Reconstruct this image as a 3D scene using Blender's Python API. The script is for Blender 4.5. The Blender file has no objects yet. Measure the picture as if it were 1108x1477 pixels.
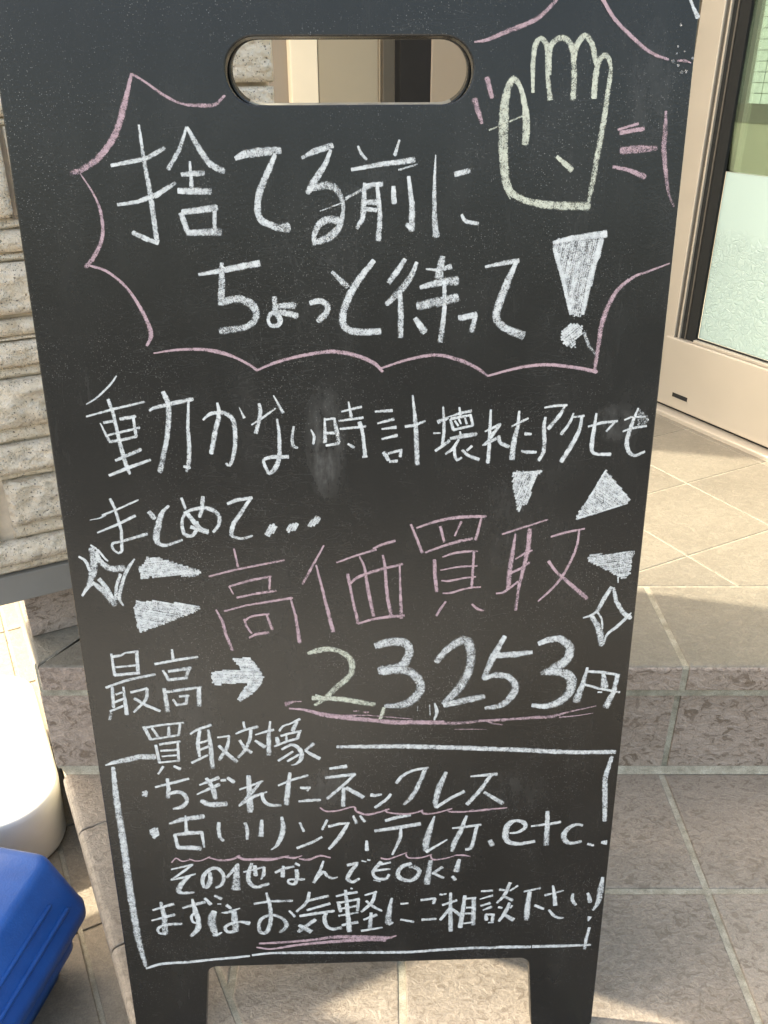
import bpy, bmesh, math, random
from mathutils import Vector, Matrix, noise
random.seed(7)
R = math.radians
scn = bpy.context.scene
col = scn.collection

# ------------------------------------------------------------------ camera
cd = bpy.data.cameras.new('camera')
cam = bpy.data.objects.new('camera', cd); col.objects.link(cam)
cam.location = (0, 0, 0.9)
cam.rotation_euler = (R(90 - 27.2), 0, 0)
cd.sensor_fit = 'VERTICAL'; cd.sensor_height = 36.0
cd.lens = 36.0 * 1250.0 / 1477.0
cd.clip_start = 0.02; cd.clip_end = 800
scn.camera = cam

# ------------------------------------------------------------------ sky, sun, exposure
SUN = Vector((-0.815, 0.20, 1.0)).normalized()
world = bpy.data.worlds.new('World'); scn.world = world; world.use_nodes = True
wn = world.node_tree.nodes; wl = world.node_tree.links; wn.clear()
sky = wn.new('ShaderNodeTexSky'); sky.sky_type = 'NISHITA'; sky.sun_disc = False
sky.sun_elevation = math.asin(SUN.z); sky.sun_rotation = math.atan2(SUN.x, SUN.y)
sky.air_density = 1.3; sky.dust_density = 5.0; sky.ozone_density = 0.6
bg = wn.new('ShaderNodeBackground'); bg.inputs['Strength'].default_value = 0.15
wo = wn.new('ShaderNodeOutputWorld')
wl.new(sky.outputs[0], bg.inputs[0]); wl.new(bg.outputs[0], wo.inputs[0])
sd = bpy.data.lights.new('sun', 'SUN'); sd.energy = 2.0; sd.angle = R(0.8); sd.color = (1.0, 0.955, 0.87)
sun = bpy.data.objects.new('sun', sd); col.objects.link(sun)
sun.rotation_euler = SUN.to_track_quat('Z', 'Y').to_euler(); sun.location = (-3, 1, 5)
vs = scn.view_settings
vs.view_transform = 'Standard'; vs.look = 'None'; vs.gamma = 1.0; vs.use_curve_mapping = False
vs.exposure = 2.27
try:
    vs.use_white_balance = True
    vs.white_balance_temperature = 7350; vs.white_balance_tint = 9
except Exception:
    pass
scn.cycles.max_bounces = 8; scn.cycles.transparent_max_bounces = 24

# ------------------------------------------------------------------ materials
class NT:
    def __init__(s, name):
        s.m = bpy.data.materials.new(name); s.m.use_nodes = True
        s.n = s.m.node_tree.nodes; s.l = s.m.node_tree.links
        s.b = s.n['Principled BSDF']; s.out = s.n['Material Output']
    def set(s, sock, v):
        if hasattr(v, 'is_output') or isinstance(v, bpy.types.NodeSocket): s.l.new(v, sock)
        else: sock.default_value = v
    def P(s, **k):
        names = dict(col='Base Color', rough='Roughness', metal='Metallic', normal='Normal', alpha='Alpha', spec='Specular IOR Level', trans='Transmission Weight', ior='IOR', coat='Coat Weight', coat_rough='Coat Roughness')
        for a, v in k.items(): s.set(s.b.inputs[names[a]], v)
        return s.m
    def math(s, op, a, b=0.5, c=None, clamp=False):
        n = s.n.new('ShaderNodeMath'); n.operation = op; n.use_clamp = clamp
        s.set(n.inputs[0], a); s.set(n.inputs[1], b)
        if c is not None: s.set(n.inputs[2], c)
        return n.outputs[0]
    def obj(s): return s.n.new('ShaderNodeTexCoord').outputs['Object']
    def pos(s, rnd=True):
        g = s.n.new('ShaderNodeNewGeometry').outputs['Position']
        if not rnd: return g
        oi = s.n.new('ShaderNodeObjectInfo')
        v = s.n.new('ShaderNodeVectorMath'); v.operation = 'ADD'
        c = s.n.new('ShaderNodeCombineXYZ'); m = s.math('MULTIPLY', oi.outputs['Random'], 23.0)
        s.l.new(m, c.inputs[0]); s.l.new(m, c.inputs[1]); s.l.new(m, c.inputs[2])
        s.l.new(g, v.inputs[0]); s.l.new(c.outputs[0], v.inputs[1]); return v.outputs[0]
    def rand(s): return s.n.new('ShaderNodeObjectInfo').outputs['Random']
    def noise(s, vec, scale, detail=4, rough=0.55, dist=0.0, kind='FBM'):
        n = s.n.new('ShaderNodeTexNoise'); n.noise_type = kind
        s.l.new(vec, n.inputs['Vector']); s.set(n.inputs['Scale'], scale); n.inputs['Detail'].default_value = detail
        n.inputs['Roughness'].default_value = rough; n.inputs['Distortion'].default_value = dist
        return n.outputs['Fac'] if 'Fac' in n.outputs else n.outputs[0]
    def voro(s, vec, scale, feature='F1', out='Distance', rnd=1.0):
        n = s.n.new('ShaderNodeTexVoronoi'); n.feature = feature
        s.l.new(vec, n.inputs['Vector']); s.set(n.inputs['Scale'], scale); n.inputs['Randomness'].default_value = rnd
        return n.outputs[out]
    def scale(s, vec, v):
        n = s.n.new('ShaderNodeMapping'); s.l.new(vec, n.inputs['Vector']); n.inputs['Scale'].default_value = v; return n.outputs[0]
    def ramp(s, fac, stops, interp='LINEAR'):
        n = s.n.new('ShaderNodeValToRGB'); s.l.new(fac, n.inputs[0]); r = n.color_ramp; r.interpolation = interp
        while len(r.elements) < len(stops): r.elements.new(0.5)
        for e, (p, c) in zip(r.elements, stops):
            e.position = p; e.color = c if len(c) == 4 else (*c, 1)
        return n.outputs['Color']
    def step(s, x, a, b):
        n = s.n.new('ShaderNodeMapRange'); n.interpolation_type = 'SMOOTHSTEP'
        s.set(n.inputs[0], x); s.set(n.inputs[1], a); s.set(n.inputs[2], b); n.inputs[3].default_value = 0; n.inputs[4].default_value = 1
        return n.outputs[0]
    def mix(s, f, a, b, mode='MIX'):
        n = s.n.new('ShaderNodeMix'); n.data_type = 'RGBA'; n.blend_type = mode
        s.set(n.inputs[0], f)
        for i, v in ((6, a), (7, b)):
            if isinstance(v, tuple): n.inputs[i].default_value = v if len(v) == 4 else (*v, 1)
            else: s.l.new(v, n.inputs[i])
        return n.outputs[2]
    def bump(s, h, strength=0.5, dist=0.002, normal=None):
        n = s.n.new('ShaderNodeBump'); s.l.new(h, n.inputs['Height'])
        n.inputs['Strength'].default_value = strength; n.inputs['Distance'].default_value = dist
        if normal is not None: s.l.new(normal, n.inputs['Normal'])
        return n.outputs[0]

def plain(name, c, rough=0.5, metal=0.0, var=0.08, scale=30, bump=0.0, bscale=200, bdist=0.0005):
    t = NT(name); p = t.pos(False)
    f = t.noise(p, scale, 4)
    lo = tuple(x * (1 - var) for x in c); hi = tuple(min(1, x * (1 + var)) for x in c)
    cc = t.ramp(f, [(0.3, lo), (0.7, hi)])
    r = t.math('MULTIPLY_ADD', t.noise(p, scale * 2, 3), 0.2, rough - 0.1)
    k = dict(col=cc, rough=r, metal=metal)
    if bump: k['normal'] = t.bump(t.noise(p, bscale, 4), bump, bdist)
    return t.P(**k)

def tile_mat(name, light, dark, vein, sc=55.0, rough=0.5, amount=1.0, bump=0.5):
    t = NT(name); p = t.pos(True)
    sp = t.scale(p, (1.0, 1.35, 1.35))
    big = t.noise(sp, 7, 3, 0.5)
    n1 = t.noise(sp, sc, 5, 0.6, 0.7)
    n2 = t.noise(sp, sc * 0.95, 5, 0.58, 1.1)
    rid = t.math('ABSOLUTE', t.math('SUBTRACT', n1, 0.5))
    worm = t.math('MULTIPLY', t.step(rid, 0.03, 0.0), 0.35)
    blob = t.step(n2, 0.545, 0.60)
    patch = t.step(t.noise(sp, 12, 4, 0.6), 0.30, 0.62)
    w = t.math('MULTIPLY', t.math('MAXIMUM', worm, blob), t.math('MULTIPLY_ADD', patch, 0.45, 0.55))
    lite = t.math('MULTIPLY', t.step(n2, 0.455, 0.40), 0.35)
    base = t.mix(t.step(big, 0.3, 0.7), light, dark)
    fine = t.noise(p, 420, 3, 0.7)
    base = t.mix(0.5, base, t.ramp(fine, [(0.3, (0.28, 0.28, 0.28)), (0.7, (0.72, 0.72, 0.72))]), 'OVERLAY')
    base = t.mix(lite, base, tuple(min(1, x * 1.28) for x in light))
    cc = t.mix(t.math('MULTIPLY', w, 0.95 * amount), base, vein)
    rr = t.rand()
    cc = t.mix(1.0, cc, t.ramp(rr, [(0, (0.86, 0.85, 0.84)), (1, (1.0, 0.99, 0.97))]), 'MULTIPLY')
    h = t.math('ADD', t.math('MULTIPLY', n2, 0.9), t.math('MULTIPLY_ADD', n1, 0.5, t.math('MULTIPLY', fine, 0.10)))
    h = t.math('SUBTRACT', h, t.math('MULTIPLY', w, 0.12))
    return t.P(col=cc, rough=t.math('MULTIPLY_ADD', fine, 0.2, rough - 0.1), normal=t.bump(h, bump, 0.006))

M = {}
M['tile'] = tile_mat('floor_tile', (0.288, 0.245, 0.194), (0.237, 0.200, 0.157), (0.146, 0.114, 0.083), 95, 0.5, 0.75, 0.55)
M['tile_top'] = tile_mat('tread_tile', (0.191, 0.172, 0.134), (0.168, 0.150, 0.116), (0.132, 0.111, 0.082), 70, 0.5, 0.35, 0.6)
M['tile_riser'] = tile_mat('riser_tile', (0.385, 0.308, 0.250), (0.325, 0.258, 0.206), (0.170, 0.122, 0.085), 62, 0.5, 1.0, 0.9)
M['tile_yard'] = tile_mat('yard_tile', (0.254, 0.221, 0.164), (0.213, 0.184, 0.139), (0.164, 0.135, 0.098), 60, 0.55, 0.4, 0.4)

def grout_mat():
    t = NT('grout'); p = t.pos(False)
    f = t.noise(p, 60, 5, 0.65); g = t.noise(p, 700, 3, 0.7)
    c = t.ramp(f, [(0.3, (0.21, 0.188, 0.135)), (0.5, (0.305, 0.280, 0.212)), (0.7, (0.41, 0.38, 0.295))])
    c = t.mix(0.4, c, t.ramp(g, [(0.35, (0.25, 0.25, 0.25)), (0.65, (0.75, 0.75, 0.75))]), 'OVERLAY')
    c = t.mix(t.step(t.voro(p, 260), 0.16, 0.08), c, (0.13, 0.11, 0.085))
    return t.P(col=c, rough=0.9, normal=t.bump(t.math('ADD', g, f), 0.5, 0.0012))
M['grout'] = grout_mat()

def stone_mat():
    t = NT('split_stone'); p = t.pos(True)
    f = t.noise(p, 22, 5, 0.6); g = t.noise(p, 150, 4, 0.7)
    c = t.ramp(f, [(0.3, (0.76, 0.635, 0.475)), (0.55, (0.85, 0.725, 0.56)), (0.75, (0.89, 0.78, 0.62))])
    c = t.mix(0.35, c, t.ramp(g, [(0.3, (0.3, 0.3, 0.3)), (0.7, (0.7, 0.7, 0.7))]), 'OVERLAY')
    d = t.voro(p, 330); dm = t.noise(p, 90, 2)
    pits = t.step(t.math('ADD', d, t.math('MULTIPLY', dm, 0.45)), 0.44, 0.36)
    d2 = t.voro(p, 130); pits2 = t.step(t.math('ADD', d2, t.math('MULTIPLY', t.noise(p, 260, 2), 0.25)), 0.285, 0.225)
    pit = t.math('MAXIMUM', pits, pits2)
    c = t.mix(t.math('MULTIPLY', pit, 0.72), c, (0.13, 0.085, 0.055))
    fac = t.voro(t.scale(p, (1, 1, 1.6)), 75, 'SMOOTH_F1')
    h = t.math('SUBTRACT', t.math('ADD', t.math('ADD', t.math('MULTIPLY', fac, 1.5), t.math('MULTIPLY', t.noise(p, 125, 5, 0.7), 1.3)), t.math('MULTIPLY', g, 0.7)), t.math('MULTIPLY', pit, 0.35))
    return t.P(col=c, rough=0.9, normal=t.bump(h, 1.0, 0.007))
M['stone'] = stone_mat()
M['stone_core'] = plain('mortar', (0.66, 0.55, 0.42), 0.9, 0, 0.2, 40, 0.5, 200, 0.001)
M['beam'] = plain('grey_steel_beam', (0.190, 0.176, 0.152), 0.55, 0.0, 0.10, 12, 0.08, 300)
M['alu'] = plain('champagne_aluminium', (0.440, 0.396, 0.324), 0.36, 0.3, 0.03, 6)
M['alu_dark'] = plain('bronze_aluminium', (0.085, 0.075, 0.060), 0.45, 0.3, 0.05, 20)
M['gasket_and_painted_dark'] = plain('rubber_gasket_and_painted_dark', (0.005, 0.006, 0.005), 0.9, 0, 0.2, 60)  # rubber; also paints the slot, door gap and glass reflection dark
M['panel_brown'] = plain('taupe_panel', (0.248, 0.216, 0.175), 0.6, 0, 0.03, 8)
M['panel_olive'] = plain('olive_beige_panel', (0.299, 0.267, 0.198), 0.55, 0, 0.03, 8)
M['panel_pale'] = plain('pale_panel', (0.699, 0.644, 0.515), 0.5, 0, 0.03, 8)
M['panel_beige'] = plain('beige_panel', (0.313, 0.262, 0.198), 0.5, 0, 0.03, 8)
M['gap_shade'] = plain('painted_gap_shade', (0.006, 0.006, 0.006), 0.8, 0, 0.1, 8)  # black colour for the shade in the open gap
M['concrete'] = plain('pavement', (0.55, 0.53, 0.485), 0.9, 0, 0.12, 3, 0.4, 120, 0.002)
M['asphalt'] = plain('asphalt', (0.075, 0.075, 0.073), 0.85, 0, 0.15, 4, 0.5, 150, 0.003)
M['plaster'] = plain('interior_plaster', (0.230, 0.204, 0.153), 0.8, 0, 0.06, 6)
M['mosaic'] = plain('white_mosaic', (0.425, 0.442, 0.425), 0.3, 0, 0.05, 12)
M['mosaic_joint'] = plain('mosaic_joint', (0.085, 0.085, 0.075), 0.9)
M['oval'] = plain('grey_cover', (0.25, 0.25, 0.24), 0.6)

def white_plastic():
    t = NT('white_plastic'); p = t.pos(False)
    f = t.noise(p, 18, 4)
    c = t.ramp(f, [(0.3, (0.76, 0.75, 0.68)), (0.7, (0.82, 0.81, 0.76))])
    return t.P(col=c, rough=0.42, normal=t.bump(t.noise(p, 500, 3), 0.1, 0.0004))
M['white_plastic'] = white_plastic()
def blue_plastic():
    t = NT('blue_plastic'); p = t.pos(False)
    f = t.noise(p, 30, 4)
    c = t.ramp(f, [(0.3, (0.003, 0.062, 0.26)), (0.7, (0.004, 0.082, 0.33))])
    peb = t.voro(p, 420, 'SMOOTH_F1'); g = t.noise(p, 900, 2)
    scuff = t.step(t.noise(t.scale(p, (1, 4, 2)), 60, 4, 0.7), 0.66, 0.74)
    c = t.mix(t.math('MULTIPLY', scuff, 0.25), c, (0.10, 0.22, 0.50))
    return t.P(col=c, rough=0.42, normal=t.bump(t.math('ADD', peb, t.math('MULTIPLY', g, 0.4)), 0.3, 0.0008))
M['blue_plastic'] = blue_plastic()

def board_mat():
    t = NT('blackboard_paint'); p = t.obj()
    sep = t.n.new('ShaderNodeSeparateXYZ'); t.l.new(p, sep.inputs[0]); X, Z = sep.outputs[0], sep.outputs[2]
    f = t.noise(p, 9, 4, 0.6)
    c = t.ramp(f, [(0.3, (0.0060, 0.0064, 0.0062)), (0.7, (0.0088, 0.0092, 0.0088))])
    # wiped chalk haze
    def ell(cx, cz, rx, rz):
        dx = t.math('MULTIPLY', t.math('SUBTRACT', X, cx), 1 / rx); dz = t.math('MULTIPLY', t.math('SUBTRACT', Z, cz), 1 / rz)
        d = t.math('ADD', t.math('MULTIPLY', dx, dx), t.math('MULTIPLY', dz, dz))
        return t.step(d, 1.0, 0.15)
    wipe = t.noise(t.scale(p, (1.6, 1, 0.7)), 14, 4, 0.6, 0.5)
    haze = t.math('MULTIPLY', t.step(wipe, 0.40, 0.85), 0.010)
    for e, k in (((-.0288, -.189, .019, .055), .06), ((-.031, -.205, .009, .035), .05), ((-.0354, -.516, .024, .026), .05), ((-.17, -.43, .05, .05), .022), ((.20, -.175, .022, .018), .06),
                 ((.12, -.26, .03, .05), .018), ((.011, .004, .03, .018), .02), ((.204, .061, .02, .05), .03), ((.13, -.53, .05, .03), .02), ((.04, -.6, .08, .04), .015)):
        streak = t.step(t.math('ADD', t.math('MULTIPLY', t.noise(t.scale(p, (3, 1, 1)), 40, 5, 0.7), 0.7), t.math('MULTIPLY', t.noise(p, 90, 4, 0.7), 0.4)), 0.38, 0.80)
        haze = t.math('ADD', haze, t.math('MULTIPLY', t.math('MULTIPLY', ell(*e), streak), k))
    gw = t.noise(t.scale(p, (1.0, 1, 2.6)), 26, 3, 0.5, 2.2)
    ghost = t.math('MULTIPLY', t.step(t.math('ABSOLUTE', t.math('SUBTRACT', gw, 0.5)), 0.022, 0.0), t.step(t.noise(p, 6, 2), 0.48, 0.66))
    haze = t.math('ADD', haze, t.math('MULTIPLY', ghost, 0.012))
    swp = t.noise(t.scale(p, (5, 1, 0.8)), 30, 5, 0.65, 0.3)
    haze = t.math('ADD', haze, t.math('MULTIPLY', t.math('MULTIPLY', t.step(swp, 0.55, 0.8), t.step(f, 0.35, 0.6)), 0.014))
    scr = t.math('MULTIPLY', t.step(t.math('ABSOLUTE', t.math('SUBTRACT', t.noise(t.scale(p, (0.5, 1, 3.5)), 17, 2, 0.4, 0.5), 0.5)), 0.0018, 0.0), t.step(t.noise(p, 21, 2), 0.60, 0.7))
    haze = t.math('ADD', haze, t.math('MULTIPLY', scr, 0.05))
    # chalk dust specks, scattered in drifts
    drift = t.noise(p, 11, 3, 0.6)
    thr = t.math('MULTIPLY_ADD', drift, 0.34, 0.01)
    dot = t.voro(p, 820); rnd = t.n.new('ShaderNodeTexVoronoi'); t.l.new(p, rnd.inputs['Vector']); rnd.inputs['Scale'].default_value = 820
    rs = t.n.new('ShaderNodeSeparateColor'); t.l.new(rnd.outputs['Color'], rs.inputs[0])
    on = t.math('MULTIPLY', t.step(rs.outputs[0], 0.55, 1.05), t.step(drift, 0.36, 0.62))
    specks = t.math('MULTIPLY', t.step(dot, t.math('ADD', thr, 0.08), t.math('SUBTRACT', thr, 0.05)), on)
    dot2 = t.voro(p, 260); r2 = t.n.new('ShaderNodeTexVoronoi'); t.l.new(p, r2.inputs['Vector']); r2.inputs['Scale'].default_value = 260
    rs2 = t.n.new('ShaderNodeSeparateColor'); t.l.new(r2.outputs['Color'], rs2.inputs[0])
    specks2 = t.math('MULTIPLY', t.step(dot2, 0.10, 0.05), t.math('MULTIPLY', t.step(rs2.outputs[1], 0.82, 1.0), t.step(drift, 0.35, 0.6)))
    # faint dust grain everywhere
    grain = t.math('MULTIPLY', t.step(t.noise(p, 900, 2, 0.8), 0.58, 0.90), 0.03)
    c = t.mix(t.math('ADD', haze, grain, clamp=True), c, (0.62, 0.62, 0.60))
    c = t.mix(t.math('MULTIPLY', specks, 0.24), c, (0.66, 0.65, 0.62))
    c = t.mix(t.math('MULTIPLY', specks2, 0.18), c, (0.74, 0.73, 0.70))
    # dark drips where water ran
    dr = None
    for (cx, cz, rx, rz) in ((-.178, .016, .0016, .0045), (-.1775, .0005, .001, .003), (-.2125, .036, .0012, .005), (-.212, .020, .0012, .002), (-.236, .11, .006, .018)):
        e = ell(cx, cz, rx, rz); dr = e if dr is None else t.math('MAXIMUM', dr, e)
    c = t.mix(t.math('MULTIPLY', dr, 0.6), c, (0.012, 0.012, 0.012))
    rough = t.math('MULTIPLY_ADD', t.noise(p, 35, 4, 0.6), 0.08, 0.22)
    rough = t.math('ADD', rough, t.math('MULTIPLY', haze, 1.5))
    h = t.math('ADD', t.noise(p, 450, 3, 0.6), t.math('MULTIPLY', t.noise(p, 60, 3), 0.6))
    return t.P(col=c, rough=rough, spec=0.36, normal=t.bump(h, 0.22, 0.0007))
M['board'] = board_mat()
M['lit_board_edge'] = plain('lit_mdf_edge', (0.26, 0.25, 0.21), 0.6, 0, 0.3, 60, 0.3, 300)  # MDF edge, paler to paint in the sun on the slot's bottom

def chalk_mat(name, c):
    t = NT(name); p = t.obj()
    uv = t.n.new('ShaderNodeUVMap'); uv.uv_map = 'UVMap'
    s = t.n.new('ShaderNodeSeparateXYZ'); t.l.new(uv.outputs[0], s.inputs[0])
    v = t.math('ABSOLUTE', t.math('MULTIPLY_ADD', s.outputs[1], 2.0, -1.0))
    at = t.n.new('ShaderNodeAttribute'); at.attribute_name = 'dens'
    g = t.noise(p, 1600, 2, 0.8); g2 = t.noise(p, 230, 3, 0.6)
    mixn = t.math('ADD', t.math('MULTIPLY', g, 0.74), t.math('MULTIPLY', g2, 0.26))
    edge = t.math('MULTIPLY', t.math('POWER', v, 4.0), 0.13)
    th = t.math('MULTIPLY_ADD', at.outputs['Fac'], -0.155, 0.575)
    th = t.math('ADD', th, edge)
    a = t.step(t.math('SUBTRACT', mixn, th), -0.15, 0.11)
    lo = tuple(x * 0.78 for x in c)
    cc = t.ramp(g2, [(0.3, lo), (0.65, c)])
    return t.P(col=cc, rough=0.95, alpha=t.math('MULTIPLY', a, 0.93), spec=0.1)
M['w'] = chalk_mat('white_chalk', (0.532, 0.559, 0.566))
M['p'] = chalk_mat('pink_chalk', (0.403, 0.293, 0.323))
M['g'] = chalk_mat('pale_green_chalk', (0.484, 0.507, 0.425))

def clear_glass():
    t = NT('tinted_glass')
    tr = t.n.new('ShaderNodeBsdfTransparent'); tr.inputs[0].default_value = (0.58, 0.70, 0.64, 1)
    gl = t.n.new('ShaderNodeBsdfGlossy'); gl.inputs[0].default_value = (1, 1, 1, 1); gl.inputs['Roughness'].default_value = 0.02
    fr = t.n.new('ShaderNodeFresnel'); fr.inputs[0].default_value = 1.5
    mx = t.n.new('ShaderNodeMixShader'); t.l.new(fr.outputs[0], mx.inputs[0]); t.l.new(tr.outputs[0], mx.inputs[1]); t.l.new(gl.outputs[0], mx.inputs[2])
    t.n.remove(t.b); t.l.new(mx.outputs[0], t.out.inputs[0]); return t.m
M['glass'] = clear_glass()
def frosted():
    t = NT('figured_glass'); p = t.pos(False)
    sep = t.n.new('ShaderNodeSeparateXYZ'); t.l.new(p, sep.inputs[0])
    wp = t.n.new('ShaderNodeVectorMath'); wp.operation = 'ADD'
    nz = t.n.new('ShaderNodeTexNoise'); t.l.new(p, nz.inputs['Vector']); nz.inputs['Scale'].default_value = 30
    sc = t.n.new('ShaderNodeVectorMath'); sc.operation = 'SCALE'; t.l.new(nz.outputs['Color'], sc.inputs[0]); sc.inputs[3].default_value = 0.03
    t.l.new(p, wp.inputs[0]); t.l.new(sc.outputs[0], wp.inputs[1])
    c1 = t.step(t.voro(wp.outputs[0], 62, 'DISTANCE_TO_EDGE'), 0.09, 0.0)
    c2 = t.step(t.voro(wp.outputs[0], 120, 'DISTANCE_TO_EDGE'), 0.10, 0.0)
    c3 = t.step(t.math('ABSOLUTE', t.math('SUBTRACT', t.noise(wp.outputs[0], 60, 2, 0.5, 1.5), 0.5)), 0.02, 0.0)
    cr = t.math('MAXIMUM', t.math('MAXIMUM', c1, t.math('MULTIPLY', c2, 0.7)), c3)
    mask = t.step(t.math('ADD', sep.outputs[2], t.math('MULTIPLY', t.noise(p, 45, 3), 0.03)), 0.630, 0.585)
    cr = t.math('MULTIPLY', cr, mask)
    c = t.mix(t.math('MULTIPLY', cr, 0.22), (0.37, 0.485, 0.445), (0.27, 0.375, 0.34))
    return t.P(col=c, rough=0.25, spec=0.5, normal=t.bump(t.math('MULTIPLY', cr, -1.0), 0.5, 0.002))
M['figured'] = frosted()
def water():
    t = NT('water_drop'); return t.P(col=(0.9, 0.9, 0.9, 1), rough=0.05, trans=0.9, ior=1.33)
M['water'] = water()

# ------------------------------------------------------------------ object helpers
TH = R(28.0)
A = Vector((-math.sin(TH), math.cos(TH), 0)); B = Vector((math.cos(TH), math.sin(TH), 0))
def AB(a, b, z=0.0): return A * a + B * b + Vector((0, 0, z))
def wl_of(o):
    v = Vector((0, 0, 0))
    while o is not None: v += o.location; o = o.parent
    return v
def tag(o, label=None, cat=None, group=None, kind=None):
    if label: o['label'] = label
    if cat: o['category'] = cat
    if group: o['group'] = group
    if kind: o['kind'] = kind
    return o
def empty(name, loc, label, cat, group=None, kind=None):
    o = bpy.data.objects.new(name, None); o.empty_display_size = 0.05; o.location = loc; col.objects.link(o)
    return tag(o, label, cat, group, kind)
def obj(name, verts, faces, mat, parent=None, origin=None, smooth=False):
    """verts in world coordinates; object origin at `origin` (default: middle of the base)"""
    vs_ = [Vector(v) for v in verts]
    if origin is None:
        xs = [v.x for v in vs_]; ys = [v.y for v in vs_]; zs = [v.z for v in vs_]
        origin = Vector(((min(xs) + max(xs)) / 2, (min(ys) + max(ys)) / 2, min(zs)))
    me = bpy.data.meshes.new(name)
    me.from_pydata([v - origin for v in vs_], [], faces); me.materials.append(mat)
    if smooth: me.polygons.foreach_set('use_smooth', [True] * len(me.polygons))
    me.update()
    o = bpy.data.objects.new(name, me); col.objects.link(o)
    o.location = Vector(origin) - (wl_of(parent) if parent else Vector((0, 0, 0)))
    if parent: o.parent = parent
    return o
def frame_box(P, U, V, W, u, v, w):
    """box verts/faces from frame vectors and ranges"""
    vv = [P + U * a + V * b + W * c for c in w for b in v for a in u]
    ff = [(0, 2, 3, 1), (4, 5, 7, 6), (0, 1, 5, 4), (2, 6, 7, 3), (0, 4, 6, 2), (1, 3, 7, 5)]
    return vv, ff
def ab_box(name, a, b, z, mat, parent=None, bevel=0.0, seg=2):
    v, f = frame_box(Vector((0, 0, 0)), A, B, Vector((0, 0, 1)), a, b, z)
    f = [tuple(reversed(x)) for x in f]
    o = obj(name, v, f, mat, parent)
    if bevel:
        m = o.modifiers.new('bevel', 'BEVEL'); m.width = bevel; m.segments = seg
    return o
def box(name, x, y, z, mat, parent=None, bevel=0.0, seg=2):
    v, f = frame_box(Vector((0, 0, 0)), Vector((1, 0, 0)), Vector((0, 1, 0)), Vector((0, 0, 1)), x, y, z)
    o = obj(name, v, f, mat, parent)
    if bevel:
        m = o.modifiers.new('bevel', 'BEVEL'); m.width = bevel; m.segments = seg
    return o
def area2(p): return sum(p[i][0] * p[(i + 1) % len(p)][1] - p[(i + 1) % len(p)][0] * p[i][1] for i in range(len(p)))
def clip(poly, nx, ny, c):
    """keep nx*x+ny*y >= c"""
    out = []
    for i in range(len(poly)):
        p, q = poly[i], poly[(i + 1) % len(poly)]
        dp = nx * p[0] + ny * p[1] - c; dq = nx * q[0] + ny * q[1] - c
        if dp >= 0: out.append(p)
        if (dp >= 0) != (dq >= 0):
            t = dp / (dp - dq); out.append((p[0] + (q[0] - p[0]) * t, p[1] + (q[1] - p[1]) * t))
    return out
def inset(poly, d):
    n = len(poly); res = []
    for i in range(n):
        p0, p1, p2 = Vector(poly[i - 1]), Vector(poly[i]), Vector(poly[(i + 1) % n])
        e1 = (p1 - p0); e2 = (p2 - p1)
        if e1.length < 1e-7 or e2.length < 1e-7: return None
        e1.normalize(); e2.normalize()
        n1 = Vector((-e1.y, e1.x)); n2 = Vector((-e2.y, e2.x))
        k = 1 + n1.dot(n2)
        if k < 0.1: return None
        res.append(tuple(p1 + (n1 + n2) * (d / k)))
    return res
def slab(name, poly, z0, z1, mat, parent, bev=0.0015, tilt=0.0):
    """flat tile of polygon outline with a softened upper edge"""
    q = []
    for p in poly:
        if not q or (Vector(p) - Vector(q[-1])).length > 0.003: q.append(p)
    if len(q) > 2 and (Vector(q[0]) - Vector(q[-1])).length < 0.003: q.pop()
    if len(q) < 3 or abs(area2(q)) < 2 * 0.0003: return None
    if area2(q) < 0: q.reverse()
    i1 = inset(q, bev * 0.35); i2 = inset(q, bev * 1.3)
    if i1 is None or i2 is None: return None
    n = len(q); dz = random.uniform(-tilt, tilt)
    v = [(x, y, z0) for x, y in q] + [(x, y, z1 - bev + dz) for x, y in q] + [(x, y, z1 - bev * 0.3 + dz) for x, y in i1] + [(x, y, z1 + dz) for x, y in i2]
    f = []
    for k in range(3):
        for i in range(n):
            j = (i + 1) % n; f.append((k * n + i, k * n + j, (k + 1) * n + j, (k + 1) * n + i))
    f.append(tuple(range(3 * n, 4 * n)))
    return obj(name, v, f, mat, parent)

ZU, Z0 = 0.190, -0.187
Axy, Bxy = (A.x, A.y), (B.x, B.y)
G = 0.0042          # half a wide grout joint
# ------------------------------------------------------------------ ground
g = bpy.data.objects.new('ground', bpy.data.meshes.new('ground')); col.objects.link(g)
g.data.from_pydata([(-300, -300, 0), (300, -300, 0), (300, 300, 0), (-300, 300, 0)], [], [(0, 1, 2, 3)]); g.data.materials.append(M['asphalt'])
g.location = (0, 0, Z0 - 0.02); g['kind'] = 'structure'
pv = box('pavement', (-6, 6), (-1.5, 6), (Z0 - 0.10, Z0 - 0.016), M['concrete']); pv['kind'] = 'structure'  # unseen part in front kept pale and short to shape bounced light
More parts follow.
